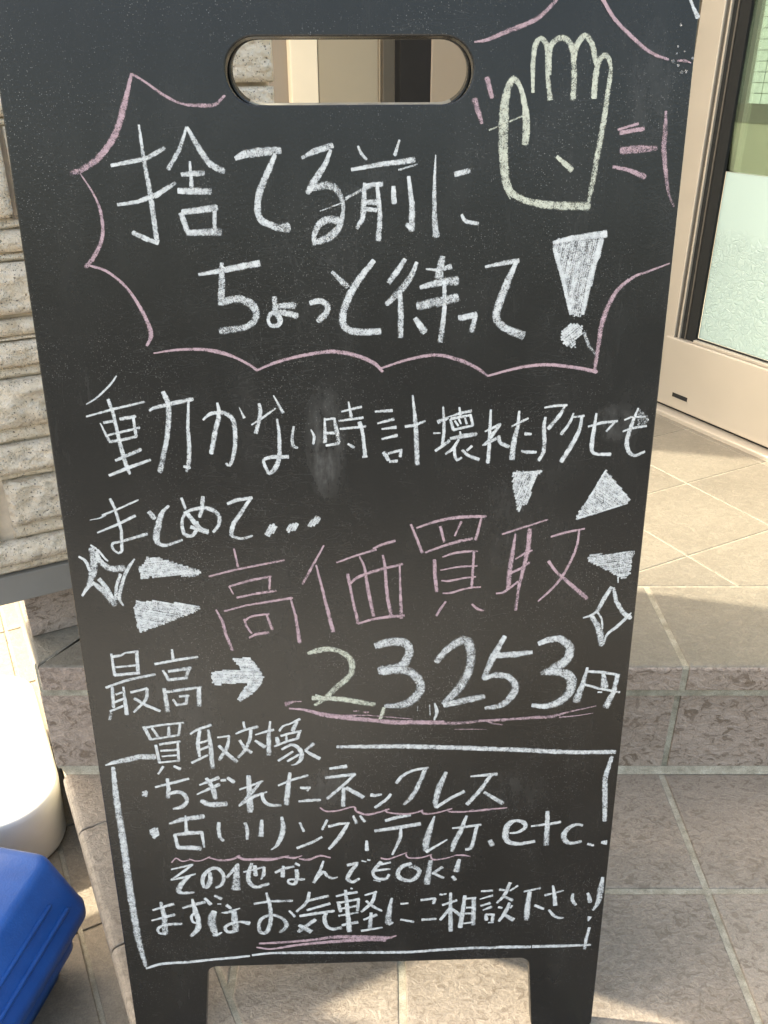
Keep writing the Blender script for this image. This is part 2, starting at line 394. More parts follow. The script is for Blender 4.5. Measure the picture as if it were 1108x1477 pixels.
# yard tiles beside the steps (joints follow the building)
yard = tag(ab_box('yard_paving', (0.1, 3.4), (-2.05, 0.052), (Z0 - 0.018, Z0 - 0.003), M['grout']), kind='structure')
pit = 0.2075
for i in range(-4, 13):
    for j in range(10):
        a0 = 0.923 + i * pit + 0.002; b1 = 0.004 - j * pit - 0.002
        a1 = a0 + pit - 0.0035; b0 = b1 - pit + 0.0035
        pl = [tuple(AB(a, b).xy) for a, b in ((a0, b0), (a0, b1), (a1, b1), (a1, b0))]
        slab('tile', pl, Z0 - 0.004, Z0, M['tile_yard'], yard, 0.0012, 0.0004)
for i in range(-4, 13):      # cut tiles against the step
    a0 = 0.923 + i * pit + 0.002; a1 = a0 + pit - 0.0035
    pl = [tuple(AB(a, b).xy) for a, b in ((a0, 0.0085), (a0, 0.0485), (a1, 0.0485), (a1, 0.0085))]
    q = slab('tile', pl, Z0 - 0.004, Z0, M['tile_yard'], yard, 0.001, 0.0003)

# ------------------------------------------------------------------ lower step (the one the board stands on)
BL = 0.030
def quad_clip_left(b_off): return (Bxy[0], Bxy[1], b_off)
step1 = empty('lower_step', (0, 0.5, Z0), 'low platform of brown stone-look floor tiles under the board', 'step', kind='structure')
pl = [(-1.4, -0.55), (1.9, -0.55), (1.9, 0.955), (-1.4, 0.955)]
pl = clip(pl, Bxy[0], Bxy[1], BL + 0.022)
slab('grout_bed', pl, Z0 - 0.015, -0.0020, M['grout'], step1, 0.001)
# field tiles
xj = [0.397 + 0.1885 * k for k in range(-6, 8)]
yj = [0.9375 - 0.2035 * k for k in range(0, 8)]
for i in range(len(xj) - 1):
    for j in range(len(yj) - 1):
        q = [(xj[i] + G, yj[j + 1] + G), (xj[i + 1] - G, yj[j + 1] + G), (xj[i + 1] - G, yj[j] - (0.0065 if j == 0 else G)), (xj[i] + G, yj[j] - (0.0065 if j == 0 else G))]
        q = clip(q, Bxy[0], Bxy[1], BL + 0.105)
        if len(q) > 2: slab('tile', q, -0.012, 0.0, M['tile'], step1, 0.0015, 0.0005)
# border tiles with a rounded nose along the left edge
def nose_strip(a0, a1, b0, b1, z, parent, mat, drop=0.032, cut=None):
    """edge tile: flat top, rounded nose, short skirt"""
    r = 0.010; prof = [(b1, z - 0.010), (b1, z - 0.001), (b1 - 0.001, z)]
    for k in range(5):
        t = math.pi / 2 * k / 4
        prof.append((b0 + r - r * math.sin(t), z - r + r * math.cos(t)))
    prof += [(b0, z - drop + 0.002), (b0 + 0.001, z - drop), (b0 + 0.024, z - drop)]
    n = len(prof); v = []; f = []
    ends = [(a0, 0.0008), (a0 + 0.0012, 0), (a1 - 0.0012, 0), (a1, 0.0008)]
    for (a, s) in ends:
        for (b, zz) in prof:
            P = AB(a, b + (s if b < b0 + 0.003 else 0), zz - (s if zz > z - 0.001 else 0)); v.append(P)
    for k in range(3):
        for i in range(n - 1): f.append((k * n + i, k * n + i + 1, (k + 1) * n + i + 1, (k + 1) * n + i))
    f.append(tuple(range(n))); f.append(tuple(reversed(range(3 * n, 4 * n))))
    return obj('edge_tile', v, f, mat, parent)
aj = [0.920 + 0.194 * k for k in range(-6, 1)]
for i in range(len(aj)):
    a0 = aj[i] + 0.0012; a1 = (aj[i] + 0.194 - 0.0012)
    if i == len(aj) - 1:
        # last one meets the riser of the upper step
        a1 = 1.034
    nose_strip(a0, a1, BL, BL + 0.0985, 0.0, step1, M['tile'])
# side face of the lower step below the nose
for i in range(-6, 2):
    a0 = 0.920 + 0.194 * i + 0.002; a1 = min(a0 + 0.190, 1.034)
    v, f = frame_box(Vector(), A, B, Vector((0, 0, 1)), (a0, a1), (BL + 0.0205, BL + 0.028), (Z0 + 0.003, -0.036))
    obj('side_tile', v, [tuple(reversed(x)) for x in f], M['tile_riser'], step1)

# ------------------------------------------------------------------ upper step
step2 = empty('upper_step', (0.2, 1.3, 0), 'raised entrance platform of beige stone-look tiles reached over the dark riser', 'step', kind='structure')
YF, YR = 0.930, 0.940
pl = [(-1.2, YR + 0.006), (2.4, YR + 0.006), (2.4, 3.2), (-1.9, 3.2)]
pl = clip(pl, Bxy[0], Bxy[1], BL + 0.006)
slab('grout_bed', pl, Z0 - 0.015, ZU - 0.0012, M['grout'], step2, 0.0005)
# riser tiles
xr = [0.4025 + 0.1885 * k * 1.0 for k in range(-5, 8)]
xr = [-0.4705] + [x for x in xr if x > -0.40]
for i in range(len(xr) - 1):
    v, f = frame_box(Vector(), Vector((1, 0, 0)), Vector((0, 1, 0)), Vector((0, 0, 1)), (xr[i] + (G if i else 0), xr[i + 1] - G), (YR, YR + 0.008), (0.0065, 0.1385))
    o = obj('riser_tile', v, f, M['tile_riser'], step2); m = o.modifiers.new('bevel', 'BEVEL'); m.width = 0.0012; m.segments = 2
v, f = frame_box(Vector(), Vector((1, 0, 0)), Vector((0, 1, 0)), Vector((0, 0, 1)), (-0.4700, 2.2), (YR + 0.002, YR + 0.007), (0.001, ZU - 0.006))
obj('riser_grout', v, f, M['grout'], step2)
# sill of grout left at the foot of the riser
v = [(-0.455, 0.9305, 0.0002), (2.2, 0.9305, 0.0002), (2.2, 0.9405, 0.0070), (-0.466, 0.9405, 0.0070)]
obj('grout_fillet', v, [(0, 1, 2, 3)], M['grout'], step2)
# front border tiles with nose: flat top + skirt, drawn as profile along x
def front_nose(x0, x1, mitre=False):
    r = 0.0065; D = 1.1300; prof = [(D, ZU - 0.010), (D, ZU - 0.001), (D - 0.001, ZU)]
    for k in range(5):
        t = math.pi / 2 * k / 4
        prof.append((YF + r - r * math.sin(t), ZU - r + r * math.cos(t)))
    prof += [(YF, 0.1525), (YF + 0.001, 0.1510), (YF + 0.009, 0.1510)]
    n = len(prof); v = []; f = []
    ends = [(x0, 0.0008), (x0 + 0.0012, 0), (x1 - 0.0012, 0), (x1, 0.0008)]
    for k, (x, s) in enumerate(ends):
        for (y, zz) in prof:
            xx = x
            if mitre and k < 2: xx = x + (y - YF) * 0.60
            v.append((xx, y + (s if y < YF + 0.003 else 0), zz - (s if zz > ZU - 0.001 else 0)))
    for k in range(3):
        for i in range(n - 1): f.append((k * n + i, (k + 1) * n + i, (k + 1) * n + i + 1, k * n + i + 1))
    f.append(tuple(reversed(range(n)))); f.append(tuple(range(3 * n, 4 * n)))
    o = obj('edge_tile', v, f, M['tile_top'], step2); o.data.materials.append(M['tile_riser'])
    for p_ in o.data.polygons:
        if abs(p_.normal.y) > .8 and p_.center.z < ZU - .008 - o.location.z * 0: p_.material_index = 1
    return o
xb = [x for x in xr if x > -0.4]
for x in xb[:-1]:
    gv = [(x - G, YF + .0015, .1515), (x + G, YF + .0015, .1515), (x + G, YF + .0015, ZU - .0045), (x - G, YF + .0015, ZU - .0045), (x - G, YF + .005, ZU - .0012), (x + G, YF + .005, ZU - .0012), (x - G, 1.131, ZU - .0012), (x + G, 1.131, ZU - .0012)]
    obj('joint', gv, [(0, 1, 2, 3), (3, 2, 5, 4), (4, 5, 7, 6)], M['grout'], step2)
v, f = frame_box(Vector(), Vector((1, 0, 0)), Vector((0, 1, 0)), Vector((0, 0, 1)), (-0.4640, 2.2), (YF + .0045, YR + .001), (0.1388, 0.1508))
obj('joint', v, f, M['grout'], step2)
front_nose(-0.4610, xb[0] - G, True)
for i in range(len(xb) - 1): front_nose(xb[i] + G, xb[i + 1] - G)
# left border tiles, mitred at the corner
D2 = 0.205
def corner_cut(poly, d):    # keep the part left of the mitre line
    # mitre from (-0.4625,0.93) direction (0.60,1)
    nx, ny = -1.0, 0.60; c = nx * -0.4625 + ny * 0.93 + d
    return clip(poly, nx, ny, c)
ab_ = [1.034, 1.232, 1.430, 1.628, 1.826, 2.024, 2.222]
for i in range(len(ab_) - 1):
    a0 = ab_[i] + (0.0015 if i else -0.02); a1 = ab_[i + 1] - 0.0015
    pl = [tuple(AB(a, b).xy) for a, b in ((a0, BL + 0.0), (a0 - (0.12 if i == 0 else 0), BL + D2), (a1, BL + D2), (a1, BL + 0.0))]
    pl = corner_cut(pl, 0.0008) if i == 0 else pl
    pl = clip(pl, 0, 1, YF + 0.0005)
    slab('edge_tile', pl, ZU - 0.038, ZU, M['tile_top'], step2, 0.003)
# field tiles laid parallel to the shop front
for i in range(-6, 8):
    for j in range(-5, 5):
        a0 = 0.849 + 0.205 * i; b0 = 1.0125 + 0.205 * j; h = 0.0014
        pl = [tuple(AB(a, b).xy) for a, b in ((a0 + h, b0 + h), (a0 + h, b0 + 0.205 - h), (a0 + 0.205 - h, b0 + 0.205 - h), (a0 + 0.205 - h, b0 + h))]
        pl = clip(pl, 0, 1, 1.1335); pl = clip(pl, Bxy[0], Bxy[1], BL + D2 + 0.003); pl = clip(pl, -Bxy[0], -Bxy[1], -1.437)
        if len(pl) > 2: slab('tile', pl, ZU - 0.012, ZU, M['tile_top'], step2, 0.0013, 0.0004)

# ------------------------------------------------------------------ stone clad wing wall
wall = empty('stone_wall', AB(1.14, -0.1, Z0), 'cream split-stone clad wall with a grey beam under it, left of the board', 'wall', kind=None)
WT = 2.20  # top is out of view; height chosen for the shade it casts
ab_box('core', (1.094, 1.198), (-0.215, 0.425), (0.309, WT), M['stone_core'], wall)
ab_box('core', (1.094, 1.198), (-1.60, -0.2155), (0.309, 0.972), M['stone_core'], wall)  # low section, leaving an unseen gap above to let sun onto the tiles
ab_box('core', (1.094, 1.198), (-1.60, -0.52), (0.9725, WT), M['stone_core'], wall)  # unseen tall section added to shade the ground in front
ab_box('beam', (1.083, 1.200), (-1.61, 0.431), (0.268, 0.3085), M['beam'], wall, 0.0015)
ab_box('post', (1.10, 1.19), (-1.58, -1.48), (Z0 - 0.01, 0.2675), M['beam'], wall, 0.003)
for k in range(3):
    b0 = 0.034 + k * 0.133
    ab_box('base_tile', (1.112, 1.120), (b0, b0 + 0.130), (ZU + 0.0005, 0.2675), M['tile_riser'], wall, 0.0015)
ab_box('base_core', (1.121, 1.190), (0.036, 0.425), (ZU + 0.0005, 0.2672), M['stone_core'], wall)

def block(a_front, b0, b1, z0, z1, amp, seed, dz=0.0):
    """split-face block: gridded rough face that rolls back at its edges"""
    st = 0.0062 if b1 > -0.05 and z0 < 1.0 else 0.016
    nb = max(3, int((b1 - b0) / st)); nz = max(3, int((z1 - z0) / (st * 0.8)))
    hb, hz = (b1 - b0) / nb, (z1 - z0) / nz
    v = []; f = []
    for j in range(nz + 1):
        for i in range(nb + 1):
            b = b0 + hb * i; z = z0 + hz * j
            e = min(b - b0, b1 - b, (z - z0) * 1.0, (z1 - z) * 1.0)
            d = amp * (noise.fractal(Vector((b * 48 + seed, z * 75, seed)), 0.7, 2.1, 5) * 1.15 + 0.15)
            roll = 0.0055 if e < 1e-6 else (0.0004 if e < 0.007 else 0.0)
            z += (0.0016 * noise.noise(Vector((b * 60, seed, 3))) if 0 < j < nz else 0)
            if e < 1e-6: d *= 0.2
            v.append(AB(a_front + roll - d, b, z))
    nn = len(v)
    for j in range(nz):
        for i in range(nb):
            k = j * (nb + 1) + i; f.append((k, k + 1, k + nb + 2, k + nb + 1))
    ring = [i for i in range(nb + 1)] + [(j + 1) * (nb + 1) - 1 for j in range(1, nz + 1)] + [nz * (nb + 1) + i for i in range(nb - 1, -1, -1)] + [j * (nb + 1) for j in range(nz - 1, 0, -1)]
    back = []
    for k in ring:
        p = v[k]; back.append(len(v)); z = p.z; b = p.dot(B); v.append(AB(1.096, b, z))
    for i in range(len(ring)):
        j = (i + 1) % len(ring); f.append((ring[j], ring[i], back[i], back[j]))
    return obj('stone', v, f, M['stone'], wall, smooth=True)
rows = [  # z0, z1, front (smaller a = more proud), roughness
    (.3090, .3260, 1.0850, .0010), (.3262, .3560, 1.0745, .0050),
    (.3575, .3790, 1.0840, .0015), (.3805, .4390, 1.0735, .0050), (.4400, .4510, 1.0850, .0010), (.4512, .4865, 1.0735, .0050),
    (.4875, .5080, 1.0850, .0015), (.5095, .5670, 1.0735, .0055), (.5680, .5830, 1.0855, .0010), (.5840, .6120, 1.0755, .0040),
    (.6130, .6190, 1.0850, .0006), (.6200, .6390, 1.0775, .0030), (.6455, .7020, 1.0750, .0035), (.7030, .7130, 1.0850, .0008),
    (.7140, .7370, 1.0775, .0025), (.7380, .7500, 1.0860, .0008), (.7510, .8430, 1.0730, .0030), (.8440, .8520, 1.0850, .0008), (.8530, .8790, 1.0760, .003),
    (.8835, .9500, 1.0745, .0030), (.9520, .9700, 1.0850, .001), (.9715, .9990, 1.0760, .004), (1.001, 1.060, 1.0735, .005), (1.062, 1.080, 1.085, .001),
    (1.082, 1.150, 1.074, .005), (1.152, 1.180, 1.085, .002), (1.182, 1.240, 1.074, .005), (1.242, 1.262, 1.085, .001), (1.264, 1.330, 1.074, .005),
    (1.332, 1.352, 1.085, .001), (1.354, 1.455, 1.0735, .005)] + [(1.457 + .0925 * k, 1.457 + .0925 * k + .09, 1.074, .005) for k in range(8)]
random.seed(11)
sd_ = 3.1
for ri, (z0, z1, fr, amp) in enumerate(rows):
    lo = -0.215 if z1 > 0.98 else -1.60
    if z1 > 0.98:
        for b in (-1.590, -1.232, -0.876): block(fr, b, b + .354, z0, z1, amp, b * 7 + ri)  # stones of the unseen section added for its shade
    js = [lo]
    b = lo + random.uniform(0.08, 0.26)
    while b < 0.34:
        js.append(b); b += random.choice((0.165, 0.22, 0.27))
    js = [x for x in js if not (-0.03 < x < 0.17) and x < 0.32]
    if 2 <= ri <= 3: js.append(0.036)
    if ri in (16,): js.append(0.112)
    js.append(0.425); js.sort()
    for i in range(len(js) - 1):
        gap = 0.003 if i else 0.0
        g2 = 0.003 if i < len(js) - 2 else 0.0
        b0, b1 = js[i] + gap, js[i + 1] - g2
        if ri in (2, 3) and abs(js[i + 1] - 0.036) < 1e-6: continue
        sd_ += 1.7
        block(fr + random.uniform(-.0008, .0008), b0, b1, z0, z1, amp, sd_)
block(1.0745, -0.19, 0.020, 0.3575, 0.4390, 0.004, 77.0)

# ------------------------------------------------------------------ shop front seen through the handle slot
front = empty('shopfront', AB(1.93, 0.9, ZU), 'beige and olive panelled entrance front seen through the handle slot', 'wall')
def at(theta, a): return a * math.tan(TH + R(theta))
A1 = 1.90
ZT = 2.3
def pan(name, t0, t1, a0, a1, mat, bv=0.0015):
    return ab_box(name, (a0, a1), (at(t0, a0), at(t1, a0)), (ZU + 0.0005, ZT), M[mat], front, bv)
ab_box('panel', (A1 + 0.02, A1 + 0.06), (at(-14, A1), at(-5.50, A1 + .02)), (ZU + 0.0005, ZT), M['panel_brown'], front, 0.001)
pan('mullion', -5.48, -3.86, A1 + 0.003, A1 + 0.05, 'panel_pale', 0.003)
pan('panel', -3.84, -0.34, A1 + 0.006, A1 + 0.05, 'panel_olive')
pan('panel', -0.28, -0.10, A1 + 0.003, A1 + 0.05, 'panel_olive', 0.0008)
pan('frame', -0.05, 0.62, A1 - 0.01, A1 + 0.05, 'alu_dark')
pan('brush_seal', 0.64, 0.95, A1 + 0.015, A1 + 0.05, 'panel_brown')
pan('gap_shade_panel', 0.96, 2.78, A1 - 0.0095, A1 + 0.05, 'gap_shade')  # flush black panel painting the shade of an open gap
pan('frame', 2.79, 8.2, A1 - 0.012, A1 + 0.05, 'panel_beige', 0.003)
ab_box('return_panel', (1.452, A1 - 0.0125), (1.470, 1.50), (ZU + 0.0005, ZT), M['panel_beige'], front, 0.002)
ab_box('lintel', (A1 - 0.05, A1 + 0.12), (0.30, 1.50), (ZT + 0.0005, ZT + 0.25), M['panel_beige'], front, 0.003)

# ------------------------------------------------------------------ sliding glass door on the right
door = empty('glass_door', AB(0.95, 1.49, ZU), 'glass door in a champagne metal frame right of the board', 'door')
DB = 1.468
ab_box('stile', (1.378, 1.440), (DB, DB + 0.045), (0.2045, 2.15), M['alu'], door, 0.0025, 3)
ab_box('stile', (0.30, 0.365), (DB, DB + 0.045), (0.2045, 2.15), M['alu'], door, 0.0025, 3)
ab_box('bottom_rail', (0.3655, 1.3985), (DB - 0.004, DB + 0.045), (0.2045, 0.3605), M['alu'], door, 0.003, 3)
ab_box('top_rail', (0.3655, 1.3775), (DB, DB + 0.045), (2.05, 2.15), M['alu'], door, 0.0025)
# stepped bead, gasket and dark glass edge along the stile; last black band paints its reflection
ab_box('bead', (1.3700, 1.3778), (DB + 0.006, DB + 0.04), (0.3610, 2.049), M['alu_dark'], door, 0.0008)
ab_box('bead', (1.3655, 1.3698), (DB + 0.003, DB + 0.04), (0.3610, 2.049), M['alu'], door, 0.0006)
ab_box('gasket_and_painted_dark', (1.3540, 1.3653), (DB + 0.008, DB + 0.03), (0.3610, 2.049), M['gasket_and_painted_dark'], door, 0.001)
ab_box('glazing_strip', (1.3500, 1.3538), (DB + 0.006, DB + 0.018), (0.3610, 2.049), M['alu_dark'], door, 0.0006)
ab_box('gasket_and_painted_dark', (1.3240, 1.3498), (DB + 0.009, DB + 0.017), (0.3610, 2.049), M['gasket_and_painted_dark'], door, 0.001)  # black band painting the stile's reflection in the glass
ab_box('bottom_bead', (0.366, 1.3235), (DB + 0.002, DB + 0.012), (0.3610, 0.3675), M['alu'], door, 0.0012)
ab_box('bottom_gasket', (0.366, 1.3235), (DB + 0.0125, DB + 0.017), (0.3610, 0.3700), M['gasket_and_painted_dark'], door, 0.0005)
ab_box('glass_pane', (0.366, 1.3495), (DB + 0.0172, DB + 0.0232), (0.7125, 2.049), M['glass'], door)
ab_box('frosted_pane', (0.366, 1.3235), (DB + 0.0172, DB + 0.0232), (0.3705, 0.7118), M['figured'], door)
ab_box('glass_edge', (0.366, 1.3495), (DB + 0.0165, DB + 0.0235), (0.7119, 0.7124), M['alu'], door)
# slot in the rail: flat dark strip painting the shade inside it, with a small lip
ab_box('slot', (1.307, 1.352), (DB - 0.0046, DB - 0.0041), (0.2310, 0.2405), M['gasket_and_painted_dark'], door)
ab_box('slot_lip', (1.305, 1.354), (DB - 0.0055, DB - 0.0042), (0.2285, 0.2308), M['alu'], door)
ab_box('door_gap_shade', (0.30, 1.44), (DB + 0.004, DB + 0.045), (0.1985, 0.2042), M['gasket_and_painted_dark'], door)  # black strip standing in for the shade under the door
sill = empty('door_sill', AB(0.95, 1.46, ZU), 'flat metal threshold strip under the glass door', 'threshold')
ab_box('sill', (0.25, 1.448), (1.4395, 1.530), (ZU - 0.012, 0.1982), M['alu'], sill, 0.0025, 3)

# interior behind the glass
room = empty('shop_interior', AB(1.3, 2.4, ZU), 'white mosaic tiled wall and tan dado seen through the clear glass', 'wall')
RB = 2.45
ab_box('floor', (0.0, 3.0), (1.53, RB), (ZU - 0.06, ZU - 0.004), M['plaster'], room)
ab_box('plaster_wall', (0.0, 3.0), (RB, RB + 0.05), (ZU, 0.74), M['plaster'], room)
ab_box('dado_rail', (0.0, 3.0), (RB - 0.002, RB + 0.05), (0.7405, 0.7950), M['alu_dark'], room)
ab_box('mosaic_backing', (0.0, 3.0), (RB + 0.004, RB + 0.05), (0.7955, 2.4), M['mosaic_joint'], room)
tm = None
for i in range(14):
    for j in range(13):
        a = 1.50 + 0.046 * i; z = 0.7965 + 0.030 * j
        if tm is None:
            o = ab_box('mosaic_tile', (a, a + 0.0435), (RB - 0.001, RB + 0.0038), (z, z + 0.0278), M['mosaic'], room); tm = o; base0 = (a, z)
        else:
            o = tm.copy(); col.objects.link(o); d = A * (a - base0[0]); o.location = tm.location + Vector((d.x, d.y, z - base0[1])); o.parent = room

# ------------------------------------------------------------------ white plastic tub and blue case
def rr(ha, hb, r, n=7):
    p = []
    for (sx, sy, t0) in ((1, 1, 0), (-1, 1, 90), (-1, -1, 180), (1, -1, 270)):
        for k in range(n + 1):
            t = R(t0 + 90 * k / n); p.append((sx * (ha - r) + r * math.cos(t), sy * (hb - r) + r * math.sin(t)))
    return p
def loft(name, O, U, V, rings, mat, parent=None, n=7, cap_bottom=True):
    """rings: (centre_u, centre_v, half_u, half_v, radius, z)"""
    v = []; f = []; m = 4 * (n + 1)
    for (cu, cv, ha, hb, r, z) in rings:
        for (x, y) in rr(ha, hb, r, n): v.append(O + U * (cu + x) + V * (cv + y) + Vector((0, 0, z)))
    flip = U.cross(V).z < 0
    for k in range(len(rings) - 1):
        for i in range(m):
            j = (i + 1) % m; f.append((k * m + i, k * m + j, (k + 1) * m + j, (k + 1) * m + i))
    f.append(tuple(range((len(rings) - 1) * m, len(rings) * m)))
    if cap_bottom: f.append(tuple(reversed(range(m))))
    if flip: f = [tuple(reversed(x)) for x in f]
    return obj(name, v, f, mat, parent, origin=O + Vector((0, 0, rings[0][5])), smooth=True)

tubO = AB(1.245, -0.165, Z0)
tub = empty('plastic_tub', tubO, 'white rounded plastic tub in the sun beside the tiled steps', 'container')
Hh = 0.118
rg = [(0, 0, .172, .180, .066, .0), (0, 0, .178, .186, .072, .002), (0, 0, .182, .189, .074, .010)]
rg += [(0, 0, .190, .192, .079, Hh - .030), (0, 0, .1915, .193, .080, Hh - .012), (0, 0, .190, .1915, .079, Hh - .005), (0, 0, .186, .188, .075, Hh - .001), (0, 0, .180, .182, .070, Hh)]
loft('body', tubO, A, B, rg, M['white_plastic'], tub, 9)
0 and loft('lid_panel', tubO, A, B, [(0, 0, .150, .150, .05, Hh - .004), (0, 0, .150, .150, .05, Hh + .0015), (0, 0, .147, .147, .048, Hh + .003), (0, 0, .140, .140, .043, Hh + .003)], M['white_plastic'], tub, 9)

# blue case: local axes d (long), l (to the left)
ad = R(11.5)
Dv = Vector((math.sin(ad), math.cos(ad), 0)); Rv = Vector((math.cos(ad), -math.sin(ad), 0))
far = Vector((-0.427, 0.789, 0))            # far right corner of the lid top
caseO = far - Dv * 0.26 - Rv * 0.17; caseO.z = Z0
case = empty('storage_case', caseO, 'blue ribbed plastic storage case in the lower left corner', 'case')
zt = -Z0 + 0.0
def ring(z, oR, oF, r): return (-0.0 + (oF) / 2, oR / 2, .26 + oF / 2, .17 + oR / 2, r, z)
hL = zt - 0.088
lid = [ring(hL, .030, -.008, .022), ring(hL + .001, .040, -.002, .024), ring(hL + .004, .0435, .001, .025), ring(hL + .019, .0435, .001, .025), ring(hL + .023, .041, .0, .024),
       ring(hL + .082, .004, .001, .021), ring(hL + .0860, -.0005, -.001, .019), ring(hL + .0878, -.005, -.005, .016), ring(hL + .0880, -.010, -.010, .014)]
loft('lid', caseO, Dv, Rv, lid, M['blue_plastic'], case, 7)
body = [ring(0, -.006, -.030, .02), ring(.002, .0, -.026, .022), ring(.034, .002, -.024, .022), ring(.037, .004, -.022, .022), ring(.040, .017, -.012, .022), ring(.043, .019, -.010, .022), ring(.056, .019, -.010, .022), ring(.059, .017, -.012, .022),
        ring(.062, .004, -.022, .02), ring(.066, .002, -.024, .02), ring(hL - .0005, .002, -.024, .02)]
loft('body', caseO, Dv, Rv, body, M['blue_plastic'], case, 7)
def ridge(name, p0, p1, rad, parent):
    ax = (p1 - p0); L = ax.length; ax.normalize(); up = Vector((0, 0, 1)); s = ax.cross(up).normalized(); w = s.cross(ax)
    v = []; f = []; n = 8
    ts = [(-rad * .9, .25), (-rad * .5, .8), (0, 1), (L, 1), (L + rad * .5, .8), (L + rad * .9, .25)]
    for (t, k) in ts:
        for i in range(n):
            an = 2 * math.pi * i / n; v.append(p0 + ax * t + (s * math.cos(an) + w * math.sin(an)) * rad * k)
    for k in range(len(ts) - 1):
        for i in range(n):
            j = (i + 1) % n; f.append((k * n + i, k * n + j, (k + 1) * n + j, (k + 1) * n + i))
    f.append(tuple(reversed(range(n)))); f.append(tuple(range((len(ts) - 1) * n, len(ts) * n)))
    return obj(name, v, f, M['blue_plastic'], parent, smooth=True)
for (fr_, off, z) in ((.050, .020, hL + .0565), (.036, .0325, hL + .0365)):
    p1 = caseO + Dv * (.26 - fr_) + Rv * (.17 + off); p0 = p1 - Dv * .34
    p0.z = p1.z = Z0 + z; ridge('rib', p0, p1, .0034, case)
p1 = caseO + Dv * .19 + Rv * .172; p0 = p1 - Dv * .26; p0.z = p1.z = Z0 + .022; ridge('rib', p0, p1, .0034, case)

# ------------------------------------------------------------------ the A-frame blackboard
P0 = Vector((-0.018184, 0.653530, 0.824046)); XR = Vector((0.999599, 0.028156, 0.002958)); YN = Vector((-0.027627, 0.992935, -0.115400)); ZUP = Vector((-0.006187, 0.115272, 0.993315))
def frame(o, x, y, z):
    m = Matrix.Identity(4)
    for i in range(3): m[i][0] = x[i]; m[i][1] = y[i]; m[i][2] = z[i]; m[i][3] = o[i]
    return m
root = Vector((-0.005, 0.66, 0.0))
board = empty('chalkboard_sign', root, 'black A-frame chalkboard sign covered in Japanese chalk writing', 'signboard')
TT = 0.012
def outline(zt, zb, zl, x0, x1, li_t, li_b, ri_t, ri_b, sx=1):
    """panel outline (x,z), counter-clockwise from the top left; zt top, zl leg arch height, zb foot"""
    def arc(cx, cz, r, t0, t1, n=5): return [(cx + r * math.cos(R(t0 + (t1 - t0) * k / n)), cz + r * math.sin(R(t0 + (t1 - t0) * k / n))) for k in range(n + 1)]
    r = .012; q = .010; s = .006
    left = arc(x0 + r, zt - r, r, 90, 180) ; lf = arc(x0 + s, zb + s, s, 180, 270) + arc(li_b - s, zb + s, s, 270, 360)
    ia = arc(li_t + q, zl - q, q, 180, 90) + arc(ri_t - q, zl - q, q, 90, 0)
    rf = arc(ri_b + s, zb + s, s, 180, 270) + arc(x1 - s, zb + s, s, 270, 360)
    right = arc(x1 - r, zt - r, r, 0, 90)
    return left, lf, ia, rf, right
def panel(name, M4, hz0, hz1, hx0, hx1, zt, zb, zl, holes=True):
    left, lf, ia, rf, right = outline(zt, zb, zl, -.2430, .2312, -.1640, -.1725, .1612, .1675)
    hc = (hz0 + hz1) / 2; hr = (hz1 - hz0) / 2; n = 10
    upL = [(hx0 + hr + hr * math.cos(R(180 - 90 * k / n)), hc + hr * math.sin(R(180 - 90 * k / n))) for k in range(n + 1)]
    upR = [(hx1 - hr + hr * math.cos(R(90 - 90 * k / n)), hc + hr * math.sin(R(90 - 90 * k / n))) for k in range(n + 1)]
    dnR = [(hx1 - hr + hr * math.cos(R(0 - 90 * k / n)), hc + hr * math.sin(R(0 - 90 * k / n))) for k in range(n + 1)]
    dnL = [(hx0 + hr + hr * math.cos(R(270 - 90 * k / n)), hc + hr * math.sin(R(270 - 90 * k / n))) for k in range(n + 1)]
    eL, eR = (-.2430, hc), (.2312, hc)
    upper = right + left + [eL] + upL + upR + [eR]                  # ccw
    lower = [eL] + lf + ia + rf + [eR] + dnR + dnL[:-1] + [upL[0]]
    idx = {}; pts = []
    def gid(p):
        k = (round(p[0], 6), round(p[1], 6))
        if k not in idx: idx[k] = len(pts); pts.append(p)
        return idx[k]
    def loop(ps):
        o = []
        for p in ps:
            g_ = gid(p)
            if not o or o[-1] != g_: o.append(g_)
        if o[0] == o[-1]: o.pop()
        return o
    U_, L_ = loop(upper), loop(lower)
    N = len(pts); v = [(x, 0, z) for x, z in pts] + [(x, TT, z) for x, z in pts]
    faces = [tuple(U_), tuple(L_), tuple(i + N for i in reversed(U_)), tuple(i + N for i in reversed(L_))]
    es = {}
    for lp in (U_, L_):
        for i in range(len(lp)): es[(lp[i], lp[(i + 1) % len(lp)])] = 1
    for (i, j) in es:
        if (j, i) not in es: faces.append((j, i, i + N, j + N))
    me = bpy.data.meshes.new(name); me.from_pydata(v, [], faces); me.materials.append(M['board']); me.materials.append(M['lit_board_edge']); me.update()
    bm = bmesh.new(); bm.from_mesh(me); bmesh.ops.recalc_face_normals(bm, faces=bm.faces); bm.to_mesh(me); bm.free()
    o = bpy.data.objects.new(name, me); col.objects.link(o); o.parent = board
    loc, rot, s_ = M4.decompose(); o.location = loc - root; o.rotation_mode = 'QUATERNION'; o.rotation_quaternion = rot
    if name == 'rear_panel':
        for p_ in me.polygons:
            if p_.normal.z > .9 and .05 < p_.center.z < .09: p_.material_index = 1  # sunlit look painted on the slot's upward face only
    b = o.modifiers.new('bevel', 'BEVEL'); b.width = .0011; b.segments = 2; b.limit_method = 'ANGLE'; b.angle_limit = R(50)
    return o
Mf = frame(P0, XR, YN, ZUP)
ZT_ = .150
fp = panel('front_panel', Mf, .0530, .0949, -.0893, .0797, ZT_, -.8290, -.7319)
